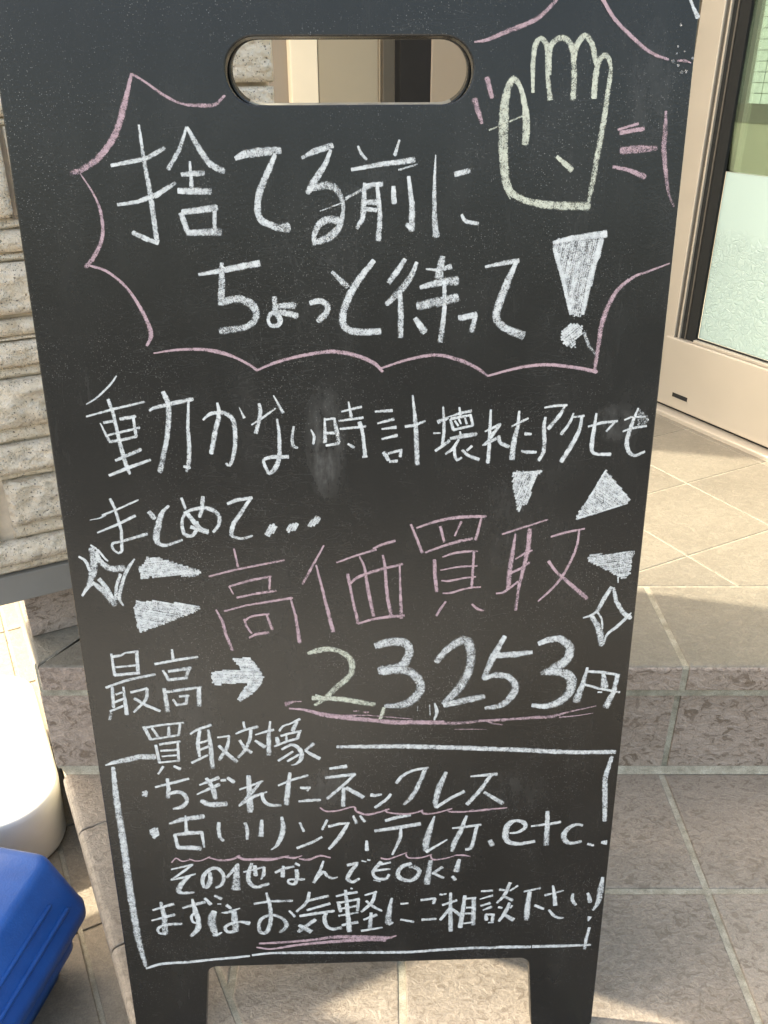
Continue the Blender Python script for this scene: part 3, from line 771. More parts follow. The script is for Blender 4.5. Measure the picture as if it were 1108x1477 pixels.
# rear panel leans the other way from a common top edge
top = P0 + ZUP * ZT_ + YN * (TT + .0015)
lean = 2 * math.asin(abs(ZUP.y)) * 1.0
rot = Matrix.Rotation(-lean, 3, XR)
ZB = rot @ ZUP; YB = rot @ YN
if (rot @ ZUP).y > 0: rot = Matrix.Rotation(lean, 3, XR); ZB = rot @ ZUP; YB = rot @ YN
Mb = frame(top - ZB * ZT_, XR, YB, ZB)
rp = panel('rear_panel', Mb, .0530, .0949, -.0893, .0797, ZT_, -.8285, -.7319)
for sx in (-.16, .15):
    c = P0 + ZUP * (ZT_ + .0006) + XR * sx + YN * (TT + .0007)
    v, f = frame_box(c, XR, YN, ZUP, (-.022, .022), (-.014, .014), (0, .0015)); h = obj('hinge', v, f, M['alu_dark'], board)

# ---- chalk
CH = """chalk_outline|p|pink burst outline drawn round the big top lettering|C1,0,-1523,725,21,-1595,533,43,-1679,347,48,-1809,200,44,-1945,120,40,-2009,103,36;C1,0,-1948,99,9,-1873,-36,14,-1835,-168,23,-1845,-325,28,-1912,-449,33,-1988,-533,33;C1,0,-1956,-524,19,-1831,-572,21,-1702,-694,21,-1602,-885,31,-1567,-1019,37,-1607,-1109,20;C1,0,-1523,725,17,-1441,678,15,-1316,593,21,-1198,539,15,-1075,529,26,-974,534,26,-905,591,17;C1,0,-1561,-1164,10,-1382,-1141,20,-1185,-1141,25,-1038,-1165,20,-901,-1228,20;C1,0,-1154,-1146,21,-975,-1195,21,-848,-1260,21,-793,-1303,26;C1,0,-793,-1303,16,-637,-1241,24,-425,-1191,26,-214,-1167,31,-31,-1201,32,100,-1260,32,163,-1325,21;C1,0,153,-1298,16,364,-1232,24,576,-1202,26,762,-1247,32,897,-1312,27,968,-1367,21;C1,0,968,-1367,16,1217,-1305,24,1429,-1286,27,1645,-1310,27,1808,-1344,32;C1,0,1793,-1348,26,1809,-1141,35,1828,-944,40,1906,-751,34,2020,-645,24,2138,-599,17,2289,-544,10;C0.7,0,2150,480,18,2158,350,36,2160,244,41,2190,92,34,2225,-51,23,2274,-145,16;C1,0,799,911,12,882,923,23,1018,973,34,1152,1020,31,1241,1066,28,1327,1146,25,1397,1237,25;C1,0,1610,1211,23,1660,1148,26,1746,1039,26,1861,945,26,1961,870,23,2043,828,21,2131,801,18;C0.6,0,2194,794,12,2241,794,21,2289,780,9
chalk_character|w||L1,0,-1728,150,23,-1515,187,30,-1468,199,30,-1349,259,28;L1,0,-1508,409,15,-1496,181,28,-1473,-41,36,-1458,-359,37;L1,0,-1712,-109,21,-1571,-91,28,-1434,-48,36,-1294,32,26;L1,0,-1450,-372,29,-1530,-343,34,-1622,-300,34;L1,0,-1182,393,17,-1242,252,30,-1332,125,33;C1,0,-1178,393,20,-1122,288,40,-1046,166,43,-952,110,46;L1,0,-1177,173,15,-1178,7,33;L1,0,-1243,87,28,-1091,99,41;L1,0,-1275,-20,39,-1048,-24,49;L1,0,-1259,-162,39,-1016,-135,49;L1,0,-1266,-169,39,-1236,-290,39;L1,0,-1029,-158,29,-1037,-272,29;L1,0,-1237,-303,37,-1001,-298,58
chalk_character|w||L1,0,-858,190,30,-799,218,51,-703,230,59,-545,241,50;C1,0,-581,213,29,-630,115,42,-689,0,47,-720,-100,45,-721,-167,45,-697,-223,45,-632,-253,46,-570,-275,51,-507,-271,66
chalk_character|w||L1,0,-394,192,20,-309,232,40,-177,272,42;L1,0,-191,243,22,-224,162,36,-316,31,51,-363,-39,34;C1,0,-353,-10,43,-264,6,53,-193,6,52,-145,-32,45,-115,-95,31,-112,-155,24,-127,-231,37,-174,-308,55,-257,-359,53,-335,-380,35;C1,0,-330,-376,27,-319,-307,39,-281,-247,49,-217,-218,54,-150,-227,54;L0.5,0,-278,-162,7,-134,-112,10,-36,-54,9
chalk_character|w||C1,0,1,267,16,25,215,22,59,182,19;L1,0,292,304,16,259,207,27;L1,0,-48,113,22,172,149,33,398,174,41;L0.4,0,285,109,14,419,147,14;C1,0,43,24,22,38,-103,39,25,-211,39,-16,-280,28;L1,0,50,11,19,164,17,36;L1,0,135,4,28,152,-199,34,139,-364,40;L1,0,34,-103,31,149,-104,45;L1,0,55,-150,31,127,-158,31;L1,0,249,0,28,253,-111,42;L1,0,356,66,25,382,-119,39,380,-296,48;L1,0,380,-283,40,343,-255,31;L0.4,0,-94,-75,14,114,17,36
chalk_character|w||C1,0,547,206,8,541,14,25,545,-201,37,558,-339,51;L1,0,686,77,36,789,103,36;C1,0,740,-192,20,770,-237,28,857,-254,28
chalk_character|w||L1,0,-1178,-594,22,-987,-563,40,-738,-518,46;L1,0,-1004,-514,30,-1014,-662,49,-1032,-811,47;C1,0,-1031,-797,49,-918,-769,52,-823,-799,60,-778,-854,55,-786,-923,47,-862,-978,45,-1046,-1004,53
chalk_character|w||L1,0,-634,-760,36,-630,-883,47;C1,0,-629,-863,41,-600,-925,44,-616,-966,33,-672,-966,28,-688,-924,25,-668,-883,30,-619,-870,36,-549,-877,47,-473,-899,47;L1,0,-630,-826,33,-491,-823,55
chalk_character|w||C1,0,-372,-806,36,-309,-791,41,-254,-812,47,-249,-873,44,-314,-935,47
chalk_character|w||L1,0,-203,-583,24,-91,-691,46;C1,0,105,-506,35,0,-631,49,-71,-739,52,-118,-847,53,-132,-944,56,-91,-1007,51,22,-1022,51,149,-1019,48
chalk_character|w||L1,0,332,-498,31,271,-590,44,214,-660,38;C1,0,419,-521,25,384,-607,41,303,-716,54,197,-818,39;L1,0,295,-724,32,303,-891,45,300,-1062,40;L1,0,488,-569,13,577,-577,29,673,-552,38;L1,0,608,-484,44,581,-632,67;L1,0,446,-701,29,595,-663,58,724,-654,64;L1,0,426,-836,58,581,-806,71,724,-775,58;C1,0,624,-656,29,627,-862,32,602,-1098,43;L1,0,410,-925,36,477,-1023,59
chalk_character|w||L1,0,739,-928,42,870,-905,49;L1,0,862,-913,33,836,-1027,46
chalk_character|w||L1,0,924,-557,19,1060,-532,35,1165,-517,35;C1,0,1153,-520,29,1083,-691,58,1025,-866,59,1028,-947,62,1106,-1013,53,1233,-1064,70
chalk_exclamation_mark|w||F0.9,82,1410,-376,1788,-318,1785,-386,1727,-666,1701,-761,1685,-873,1669,-924,1576,-912;L1.2,0,1415,-391,25,1550,-362,41,1789,-333,53;L1.2,0,1768,-371,41,1702,-665,42,1677,-873,29;L1.2,0,1426,-429,32,1505,-648,32,1580,-904,26;F1,40,1561,-993,1626,-973,1675,-1003,1675,-1069,1627,-1101,1639,-1154,1555,-1147,1521,-1083,1527,-1026;L0.35,0,1689,-1036,27,1740,-1152,27,1814,-1236,14
chalk_hand|g|yellowish chalk drawing of a raised open hand|C1,0,1213,602,21,1204,769,32,1213,892,35,1249,932,29,1290,892,35,1305,810,41,1309,700,29,1336,559,39;C1,0,1316,713,35,1314,865,38,1356,925,35,1418,929,38,1468,864,38,1491,713,38,1493,559,39;C1,0,1481,796,35,1497,891,38,1547,945,40,1596,905,35,1627,809,35,1647,754,24;C1,0,1638,565,42,1641,726,38,1665,809,35,1702,829,35,1740,754,26,1733,614,33,1720,430,39,1692,197,40,1668,-12,38,1652,-118,22;C1,0,1176,273,46,1178,389,54,1164,503,42,1126,630,30,1077,686,38,1040,631,50,1021,532,60,1018,361,67,1030,156,62,1069,-15,53,1178,-92,44,1359,-131,51,1653,-141,63;L1,0,1404,191,25,1519,102,40;L0.6,0,1054,-38,9,1089,-91,9;L0.35,0,918,364,12,1166,461,12
chalk_dash|p||L1,0,891,694,38,929,575,33
chalk_dash|p||L1,0,809,561,45,866,412,27
chalk_dash|p||L1.2,0,1824,364,15,1961,400,21;L1,0,1842,343,30,2004,368,30
chalk_dash|p||L0.9,0,1857,226,49,1977,237,59,2112,242,34
chalk_dash|p||C1,0,1810,122,22,1925,99,28,2043,54,41
chalk_mark|w||L1,0,2235,1171,17,2264,1118,20,2304,1057,32
chalk_character|w||C1,0,-1859,-1334,10,-1917,-1403,15,-2028,-1499,14,-2115,-1551,8;L1,0,-2127,-1647,14,-1905,-1589,18,-1670,-1537,16;L1,0,-1944,-1514,27,-1918,-1618,27,-1896,-1848,30,-1861,-2064,36,-1842,-2116,22;L1,0,-1999,-1696,22,-1925,-1685,20;L1,0,-1871,-1670,24,-1753,-1650,27;L1,0,-1768,-1655,22,-1765,-1729,22,-1761,-1810,26;L1,0,-2025,-1701,10,-1973,-1842,28;L1,0,-1977,-1797,18,-1729,-1740,20;L1,0,-1973,-1849,26,-1885,-1838,24,-1756,-1810,22;L1,0,-1942,-2003,24,-1738,-1917,28;L1,0,-2006,-2126,22,-1862,-2069,28,-1668,-2000,22
chalk_character|w||L1,0,-1638,-1607,16,-1608,-1587,25,-1451,-1550,33,-1300,-1520,31;C1,0,-1519,-1461,35,-1490,-1564,41,-1507,-1743,41,-1540,-1884,38,-1604,-2099,43;C1,0,-1332,-1532,17,-1354,-1745,28,-1357,-1886,34,-1371,-2019,34,-1395,-2102,22;L1,0,-1414,-2060,20,-1370,-2071,30
chalk_character|w||C1,0,-1232,-1685,16,-1178,-1640,27,-1109,-1629,31,-1043,-1642,35,-998,-1701,35,-993,-1831,34,-1014,-1964,32,-1052,-2056,28,-1080,-2040,18;C1,0,-1113,-1552,18,-1105,-1639,33,-1145,-1779,40,-1190,-1956,34;L1,0,-948,-1587,4,-914,-1672,22
chalk_character|w||C1,0,-792,-1562,23,-786,-1624,31,-805,-1713,30,-831,-1793,32;L1,0,-860,-1730,12,-764,-1669,20,-666,-1600,12;L1,0,-678,-1499,10,-612,-1634,26;C1,0,-660,-1685,14,-650,-1806,28,-658,-1989,34,-687,-2072,39,-740,-2128,29,-767,-2081,28,-783,-2019,24,-723,-1994,30,-585,-1993,32
chalk_character|w||C1,0,-532,-1747,18,-547,-1817,24,-546,-1899,30,-513,-1920,22;C1,0,-401,-1774,10,-377,-1830,22,-386,-1891,20
chalk_character|w||L1,0,-290,-1683,14,-293,-1873,34;L1,0,-288,-1696,14,-215,-1687,20;L1,0,-215,-1684,18,-202,-1772,34,-185,-1874,30;L1,0,-278,-1804,22,-213,-1803,24;L1,0,-287,-1905,18,-186,-1889,24;L1,0,-160,-1633,14,-4,-1597,20;L1,0,-102,-1556,12,-83,-1679,28;L1,0,-181,-1707,16,9,-1683,22;L1,0,-173,-1771,18,28,-1753,22;C1,0,-20,-1719,34,3,-1805,28,20,-2000,32;L1,0,-114,-1893,20,-68,-1922,24;L1,0,0,-2002,20,35,-1995,20
chalk_character|w||L1,0,103,-1636,16,234,-1630,26;L1,0,121,-1731,14,248,-1698,28;L1,0,153,-1777,14,263,-1764,26;L1,0,153,-1858,16,273,-1830,28;L1,0,169,-1966,38,203,-2029,30;L1,0,203,-1977,18,312,-1948,24;L1,0,307,-1948,20,297,-2004,26;L1,0,213,-2044,22,273,-2040,28;C1,0,394,-1511,14,415,-1710,34,426,-1893,38,434,-2069,37;L1,0,337,-1759,24,415,-1748,24,493,-1716,16
chalk_character|w||L1,0,592,-1725,35,674,-1694,24;C1,0,632,-1603,14,641,-1721,25,640,-1835,27,630,-1900,23;L1,0,560,-1816,16,613,-1816,11;L1,0,576,-1961,21,685,-1880,29;L1,0,674,-1686,8,763,-1659,24,853,-1640,24;L1,0,758,-1611,16,772,-1691,22;L1,0,690,-1706,21,715,-1791,27;L1,0,694,-1702,24,854,-1672,19;L1,0,846,-1672,22,868,-1757,24;L1,0,715,-1791,21,868,-1757,19;L1,0,725,-1718,17,754,-1759,18;L1,0,756,-1703,16,773,-1743,16;L1,0,803,-1695,16,820,-1744,19;L1,0,767,-1804,13,775,-1836,21;L1,0,693,-1860,23,799,-1841,39,898,-1826,32;C1,0,760,-1869,18,715,-1942,28,656,-1987,19;C1,0,726,-1942,24,732,-2000,24,749,-2038,24,784,-2018,18;L1,0,790,-1956,23,835,-2002,28,924,-2036,28;L1,0,826,-1960,21,865,-1924,23
chalk_character|w||C1,0,1005,-1634,16,1003,-1799,27,1002,-1938,29,997,-2062,33;L1,0,966,-1808,14,1084,-1751,27;L1,0,1081,-1755,22,1013,-1856,31;L1,0,1014,-1864,21,952,-1921,15;L1,0,964,-1917,19,1084,-1849,27;C1,0,1077,-1849,32,1087,-1898,27,1160,-1936,32
chalk_character|w||C1,0,1228,-1647,17,1223,-1761,29,1198,-1900,42,1188,-2040,46;L1,0,1176,-1769,13,1299,-1706,19;L1,0,1282,-1831,29,1331,-1834,19;C1,0,1261,-1971,18,1306,-1982,28,1379,-1983,24
chalk_character|w||L1,0,1425,-1622,14,1499,-1610,20,1600,-1605,21;C1,0,1585,-1608,16,1540,-1696,31,1466,-1790,33;C1,0,1437,-1699,20,1429,-1776,31,1440,-1887,33,1437,-1979,31,1405,-2049,28
chalk_character|w||C1,0,1656,-1670,14,1632,-1743,22,1571,-1838,27;L1,0,1651,-1702,16,1739,-1691,20;C1,0,1722,-1698,25,1715,-1789,27,1670,-1908,37,1586,-2061,35
chalk_character|w||L1,0,1780,-1779,14,1882,-1750,24,2006,-1738,20;L1,0,1988,-1743,20,1928,-1820,16;C1,0,1836,-1673,16,1828,-1800,31,1820,-1929,37,1829,-1985,28,1867,-2006,24,1976,-2010,30
chalk_character|w||C1,0,2164,-1636,14,2131,-1740,27,2105,-1850,33,2099,-1924,37,2128,-1999,33,2176,-2023,26,2250,-1991,20;L1,0,2063,-1730,13,2110,-1708,18,2226,-1705,14;L1,0,2058,-1823,13,2119,-1799,20,2242,-1780,18;F0.3,50,2166,-1641,2235,-1705,2255,-1733,2228,-1769,2179,-1777
chalk_character|w||L1,0,-2023,-2323,24,-1993,-2410,26,-1964,-2596,26,-1979,-2774,25;L1,0,-2206,-2502,6,-2123,-2486,11,-2075,-2462,15;L1,0,-2102,-2462,17,-1980,-2415,15,-1801,-2336,15;L1,0,-2158,-2612,15,-1995,-2546,21,-1837,-2469,23;C1,0,-1979,-2774,25,-2009,-2794,19,-2050,-2753,23,-2045,-2708,23,-1970,-2690,21,-1759,-2629,28
chalk_character|w||L1,0,-1726,-2439,39,-1686,-2495,41;C1,0,-1563,-2388,21,-1624,-2455,36,-1667,-2571,55,-1691,-2680,53,-1667,-2720,36,-1613,-2731,25,-1481,-2688,21
chalk_character|w||L1,0,-1456,-2325,24,-1432,-2415,22;C1,0,-1412,-2459,21,-1368,-2528,32,-1318,-2592,30,-1265,-2613,34;C1,0,-1283,-2316,30,-1299,-2412,34,-1324,-2489,26;C1,0,-1345,-2528,25,-1360,-2606,28,-1410,-2655,32,-1459,-2634,32,-1471,-2565,28,-1460,-2497,26,-1430,-2458,24,-1393,-2508,28,-1349,-2577,34;C1,0,-1446,-2453,21,-1368,-2422,29,-1277,-2412,35,-1199,-2441,35,-1167,-2490,36,-1178,-2566,29,-1222,-2620,25;C1,0,-1401,-2573,29,-1332,-2601,34,-1264,-2630,27
chalk_character|w||L1,0,-1092,-2381,25,-1022,-2350,31,-891,-2331,27;C1,0,-906,-2338,27,-989,-2460,33,-1050,-2546,36,-1077,-2622,36,-1063,-2666,30,-993,-2684,25,-910,-2661,19
chalk_dot|w||F1.1,60,-768,-2570,-727,-2565,-708,-2590,-725,-2628,-773,-2666,-800,-2662,-809,-2632,-787,-2600
chalk_dot|w||F1,60,-574,-2554,-537,-2555,-540,-2587,-572,-2625,-613,-2632,-627,-2608,-601,-2575
chalk_dot|w||F1.1,60,-400,-2511,-369,-2492,-347,-2520,-376,-2557,-418,-2590,-447,-2591,-453,-2567
chalk_star|w|white outlined four pointed star beside the left board edge|C1,0,-2226,-2719,15,-2173,-2766,21,-2121,-2845,17,-2103,-2862,13;C1,0,-2221,-2748,53,-2210,-2821,64,-2229,-2933,65,-2283,-3080,44;C1,0,-2189,-2777,32,-2164,-2867,47,-2090,-2930,56,-1978,-2932,60;C1,0,-2334,-2819,17,-2286,-2859,28,-2261,-2944,28;C1,0,-1884,-2849,13,-1935,-2916,28,-1980,-2994,28,-2023,-3108,31,-2050,-3211,33,-2021,-3272,15;L1,0,-2014,-2982,26,-2060,-3095,28,-2081,-3210,29;C1,0,-2352,-3176,18,-2301,-3102,33,-2261,-3069,33;C1,0,-2249,-3057,33,-2184,-3116,55,-2130,-3186,66,-2092,-3257,66;C1,0,-2194,-3024,37,-2142,-3105,37,-2102,-3210,33
chalk_ray|w||F1.1,5,-1853,-2917,-1810,-2896,-1772,-2823,-1770,-2851,-1702,-2839,-1543,-2895,-1354,-2966,-1351,-2989,-1399,-3005,-1431,-3022,-1543,-3005,-1781,-3015,-1849,-3029
chalk_ray|w||F1.1,-12,-1902,-3231,-1846,-3244,-1782,-3230,-1535,-3262,-1396,-3294,-1393,-3323,-1480,-3363,-1655,-3430,-1906,-3526,-1924,-3472,-1936,-3307;L1.2,0,-1920,-3307,24,-1905,-3514,25
chalk_character|p||L1,0,-1066,-2773,16,-1044,-2937,21;L1,0,-1290,-3018,15,-1081,-2964,20,-662,-2883,18;L1,0,-1125,-3112,20,-970,-3065,25,-778,-3026,23;L1,0,-1130,-3113,16,-1099,-3183,12;L1,0,-786,-3030,21,-795,-3142,21;L1,0,-1072,-3217,20,-899,-3180,23,-745,-3160,21;L1,0,-1254,-3325,15,-1207,-3437,29,-1185,-3572,29,-1143,-3713,29;L1,0,-1185,-3341,18,-1000,-3290,18,-607,-3228,25;L1,0,-623,-3236,17,-587,-3396,27,-565,-3648,39;L1,0,-1022,-3418,22,-1008,-3485,22,-969,-3558,19;C1,0,-1017,-3436,19,-975,-3401,22,-911,-3385,20,-812,-3375,22;L1,0,-832,-3382,22,-791,-3521,29;L1,0,-991,-3596,19,-929,-3563,29,-821,-3550,29
chalk_character|p||L1,0,-330,-2757,14,-424,-2930,24,-515,-3098,23;C1,0,-399,-2931,16,-356,-3142,25,-327,-3292,30,-275,-3555,38;L1,0,-229,-2911,17,-66,-2851,19,100,-2800,22;L1,0,75,-2791,17,149,-2756,26,257,-2725,24;C1,0,-38,-2861,17,2,-2965,24,29,-3168,34,73,-3414,31;C1,0,155,-2852,21,173,-2969,28,188,-3209,32,221,-3407,38;L1,0,-140,-3018,30,-103,-3250,23,-60,-3478,33;C1,0,-117,-3101,23,-53,-3047,30,98,-2990,28,315,-2935,24;C1,0,294,-2944,16,298,-3118,19,308,-3438,36;C1,0,-60,-3482,20,68,-3442,25,213,-3421,29,328,-3414,27
chalk_character|p||L1,0,386,-2584,21,429,-2696,24,480,-2832,28;C1,0,432,-2615,16,582,-2563,24,734,-2532,30,880,-2523,30,995,-2524,25;L1,0,963,-2528,19,921,-2726,29;C1,0,506,-2834,18,639,-2784,24,778,-2740,29,890,-2717,27;L1,0,627,-2605,26,661,-2738,23;C1,0,797,-2566,22,768,-2636,18,746,-2690,16;L1,0,583,-2901,33,588,-3029,33,606,-3190,35;C1,0,650,-2877,13,741,-2845,23,858,-2830,23,940,-2831,18;L1,0,909,-2839,21,900,-3165,25;C1,0,633,-2996,11,783,-2969,18,940,-2961,18;C1,0,644,-3091,12,707,-3096,22,825,-3073,18,931,-3062,17;C1,0,658,-3209,15,726,-3206,23,867,-3165,18,978,-3156,18;C1,0,683,-3288,20,641,-3354,25,606,-3420,22;C1,0,907,-3315,17,953,-3360,29,1009,-3381,17
chalk_character|p||L1,0,1137,-2683,16,1323,-2620,19,1509,-2559,14;C1,0,1247,-2681,14,1233,-2831,37,1214,-3019,48,1209,-3175,42;L1,0,1363,-2641,40,1360,-2800,41,1327,-3004,33,1296,-3176,28,1282,-3379,29;L1,0,1258,-2908,13,1335,-2854,23,1393,-2830,18;L1,0,1203,-3044,22,1303,-2995,25,1379,-2940,25;C1,0,1109,-3221,15,1178,-3205,23,1293,-3111,22;L1,0,1542,-2711,16,1660,-2675,23,1813,-2645,16;C1,0,1773,-2648,18,1765,-2782,21,1731,-2908,23,1670,-3053,25,1583,-3182,25,1470,-3299,14;C1,0,1536,-2930,28,1605,-3026,28,1749,-3159,37,1877,-3276,44
chalk_triangle|w||F0.95,70,1202,-2147,1429,-2140,1399,-2183,1322,-2424,1295,-2435,1266,-2503,1241,-2417,1200,-2236;L1,0,1202,-2158,17,1434,-2145,20
chalk_triangle|w||F0.95,-35,1950,-2142,2169,-2398,2134,-2426,1745,-2562,1738,-2539,1791,-2448;L1,0,1949,-2147,15,1750,-2551,20;L1,0,1952,-2164,15,2163,-2398,20;L1,0,1755,-2551,18,2150,-2426,16
chalk_triangle|w||F0.9,8,1853,-2905,1889,-2882,2255,-2847,2231,-2936,2225,-3056,2196,-3098,2168,-3104,2068,-3041,1883,-2941;L1,0,2133,-3085,14,2138,-3140,9;L1,0,2186,-2875,12,2200,-2959,12
chalk_star|w|white outlined four pointed star beside the right board edge|L1,0,2086,-3181,31,2033,-3285,40,1981,-3409,36;C1,0,1867,-3467,14,1933,-3445,24,1987,-3403,22;L1,0,2103,-3188,28,2137,-3312,36,2203,-3419,41,2276,-3478,41;C1,0,2277,-3427,10,2231,-3483,31,2159,-3564,29,2090,-3626,24,2059,-3728,22;C1,0,1940,-3458,41,1998,-3548,53,2028,-3638,63,2042,-3735,42;C1,0,1988,-3421,17,2027,-3485,19,2040,-3574,19
chalk_character|w||L1,0,-2176,-3730,20,-2171,-3938,32;L1,0,-2173,-3758,26,-2098,-3747,23,-2055,-3721,14,-1948,-3712,29;L1,0,-1959,-3712,29,-1968,-3927,35;L1,0,-2154,-3861,20,-1975,-3845,20;L1,0,-2173,-3938,29,-1956,-3920,29;C1,0,-2262,-4061,23,-2058,-3988,26,-1824,-3938,23;L1,0,-2207,-4055,29,-2217,-4261,30;L1,0,-2109,-4057,20,-2111,-4199,33,-2109,-4336,39;L1,0,-2182,-4131,21,-2114,-4107,21;L1,0,-2202,-4210,21,-2122,-4175,21;L1,0,-2253,-4300,21,-2134,-4250,24;L1,0,-2051,-4113,24,-1905,-4074,23;C1,0,-1905,-4077,29,-1930,-4188,30,-2045,-4313,21;L1,0,-2026,-4173,30,-1936,-4243,30,-1819,-4306,30;L0.25,0,-2244,-4316,33,-2266,-4388,24
chalk_character|w||L1,0,-1656,-3699,20,-1657,-3795,29;L1,0,-1816,-3838,23,-1636,-3803,26,-1446,-3774,23;L1,0,-1753,-3901,20,-1711,-3996,32;L1,0,-1707,-3913,26,-1516,-3883,32;L1,0,-1530,-3891,32,-1561,-3983,29;L1,0,-1715,-3995,29,-1551,-3979,29;L1,0,-1759,-4081,32,-1748,-4312,45;L1,0,-1739,-4116,29,-1581,-4093,29,-1437,-4073,23;L1,0,-1458,-4080,41,-1470,-4263,39;L1,0,-1692,-4193,21,-1663,-4250,27;L1,0,-1635,-4163,24,-1553,-4157,24;L1,0,-1566,-4157,27,-1580,-4236,27;L1,0,-1670,-4250,27,-1573,-4236,24
chalk_arrow|w|thick white arrow pointing right to the price|F1.15,-4,-1338,-3934,-1289,-3912,-1080,-3916,-1104,-3862,-1140,-3799,-1092,-3793,-999,-3795,-925,-3912,-895,-3983,-927,-4069,-1014,-4162,-1114,-4231,-1126,-4199,-1079,-4113,-1020,-4038,-1299,-4052,-1332,-4036
chalk_number|g||C1,0,-497,-3761,28,-412,-3736,55,-308,-3723,44,-218,-3752,47,-142,-3816,56,-118,-3898,53,-146,-3995,51,-253,-4098,54,-361,-4210,46,-456,-4285,26;L1,0,-474,-4208,43,-230,-4224,49,-45,-4264,52,74,-4290,46;L1,0,-446,-4178,20,-388,-4202,20
chalk_comma|g||C1,0,154,-4323,29,140,-4385,38,113,-4450,26
chalk_number|w||C1,0,87,-3703,61,197,-3669,77,326,-3671,85,378,-3738,69,359,-3827,78,300,-3907,79,130,-3944,87;C1,0,143,-3956,70,326,-3945,84,445,-4024,79,479,-4131,77,433,-4222,80,327,-4296,75,161,-4308,35
chalk_comma|w||C1,0,604,-4288,17,624,-4381,35,603,-4462,18;L0.5,0,560,-4302,9,566,-4411,9;L0.4,0,454,-4315,9,454,-4362,9
chalk_number|w||C1,0,613,-3872,53,685,-3771,59,797,-3681,76,878,-3674,90,914,-3813,77,894,-3981,71,808,-4150,79,686,-4292,51;L1,0,687,-4311,54,861,-4267,69,1035,-4232,54
chalk_number|w||L1,0,1201,-3632,38,1111,-3817,63,1029,-4050,46;C1,0,1029,-4050,43,1135,-4015,57,1251,-4036,60,1313,-4124,61,1293,-4219,72,1197,-4323,54,1056,-4349,36;L1,0,1119,-3818,52,1290,-3812,63,1445,-3791,38
chalk_number|w||C1,0,1498,-3711,45,1593,-3671,59,1691,-3673,66,1771,-3758,77,1754,-3869,81,1644,-3960,89,1539,-4005,50;C1,0,1580,-3997,53,1713,-4000,78,1800,-4059,93,1808,-4174,83,1732,-4288,73,1601,-4343,55,1474,-4330,36
chalk_character|w||L1,0,1942,-3958,25,1912,-4118,43,1866,-4291,73;L1,0,1953,-3996,25,2087,-4008,29,2231,-4040,25;L1,0,2214,-4040,39,2195,-4202,43,2141,-4356,62;L1,0,2088,-4027,36,2108,-4161,72;L1,0,1930,-4128,22,2058,-4170,25,2246,-4213,22;L1,0,2053,-4208,18,2087,-4209,18
chalk_underline|p|pink underline below the price|C1.1,0,-683,-4311,17,-551,-4329,26,-393,-4380,52,-194,-4416,52,73,-4454,49;C1,0,33,-4448,35,207,-4473,53,408,-4483,47,688,-4490,41;C0.5,0,-707,-4264,57,-704,-4265,57,-640,-4242,20,-574,-4241,11;L0.5,0,-113,-4351,20,-66,-4352,20;L0.5,0,-27,-4365,23,13,-4366,23;L0.4,0,-420,-4387,12,6,-4397,12,408,-4447,12;C0.5,0,564,-4490,37,816,-4500,33,1035,-4482,29,1237,-4481,26;C0.8,0,1018,-4476,18,1237,-4471,26,1506,-4458,33,1658,-4452,37,1807,-4407,18,2048,-4350,11;C0.8,0,1726,-4460,15,1878,-4448,11,2028,-4424,7;C0.5,0,1069,-4483,18,1137,-4512,18,1214,-4526,18;L0.3,0,792,-4563,11,1072,-4570,11
chalk_character|w||L1,0,-1975,-4469,31,-1928,-4602,32;L1,0,-1954,-4476,24,-1819,-4454,22,-1624,-4436,19;L1,0,-1653,-4445,22,-1676,-4562,24;L1,0,-1933,-4604,22,-1809,-4585,22,-1669,-4562,22;L1,0,-1905,-4484,22,-1859,-4577,29;L1,0,-1755,-4475,24,-1763,-4560,32;L1,0,-1889,-4663,27,-1874,-4851,32;L1,0,-1855,-4657,27,-1669,-4629,24;L1,0,-1690,-4641,24,-1701,-4835,27;L1,0,-1851,-4724,22,-1699,-4717,25;L1,0,-1845,-4784,17,-1704,-4774,20;L1,0,-1880,-4851,20,-1693,-4833,22;L1,0,-1844,-4892,25,-1897,-4973,20;L1,0,-1748,-4891,25,-1695,-4924,35
chalk_character|w||L1,0,-1574,-4556,17,-1515,-4514,27,-1384,-4465,27;L1,0,-1488,-4521,31,-1516,-4666,37,-1510,-4793,27;L1,0,-1410,-4516,22,-1403,-4682,42,-1402,-4925,42;L1,0,-1493,-4650,22,-1401,-4622,22;L1,0,-1504,-4726,22,-1417,-4688,27;L1,0,-1586,-4863,25,-1438,-4782,22;L1,0,-1335,-4597,19,-1226,-4583,19;C1,0,-1231,-4587,22,-1256,-4699,34,-1333,-4834,32;L1,0,-1328,-4684,29,-1266,-4766,37,-1182,-4856,42
chalk_character|w||L1,0,-1095,-4439,25,-1086,-4507,23;L1,0,-1170,-4563,16,-1087,-4523,27,-970,-4495,33;C1,0,-1034,-4530,29,-1049,-4625,33,-1101,-4741,33,-1164,-4814,28;L1,0,-1139,-4633,25,-1100,-4719,33,-1044,-4764,34;L1,0,-997,-4578,12,-911,-4549,25,-834,-4530,27;L1,0,-856,-4440,19,-879,-4597,39,-888,-4795,46;L1,0,-1001,-4639,23,-919,-4708,45
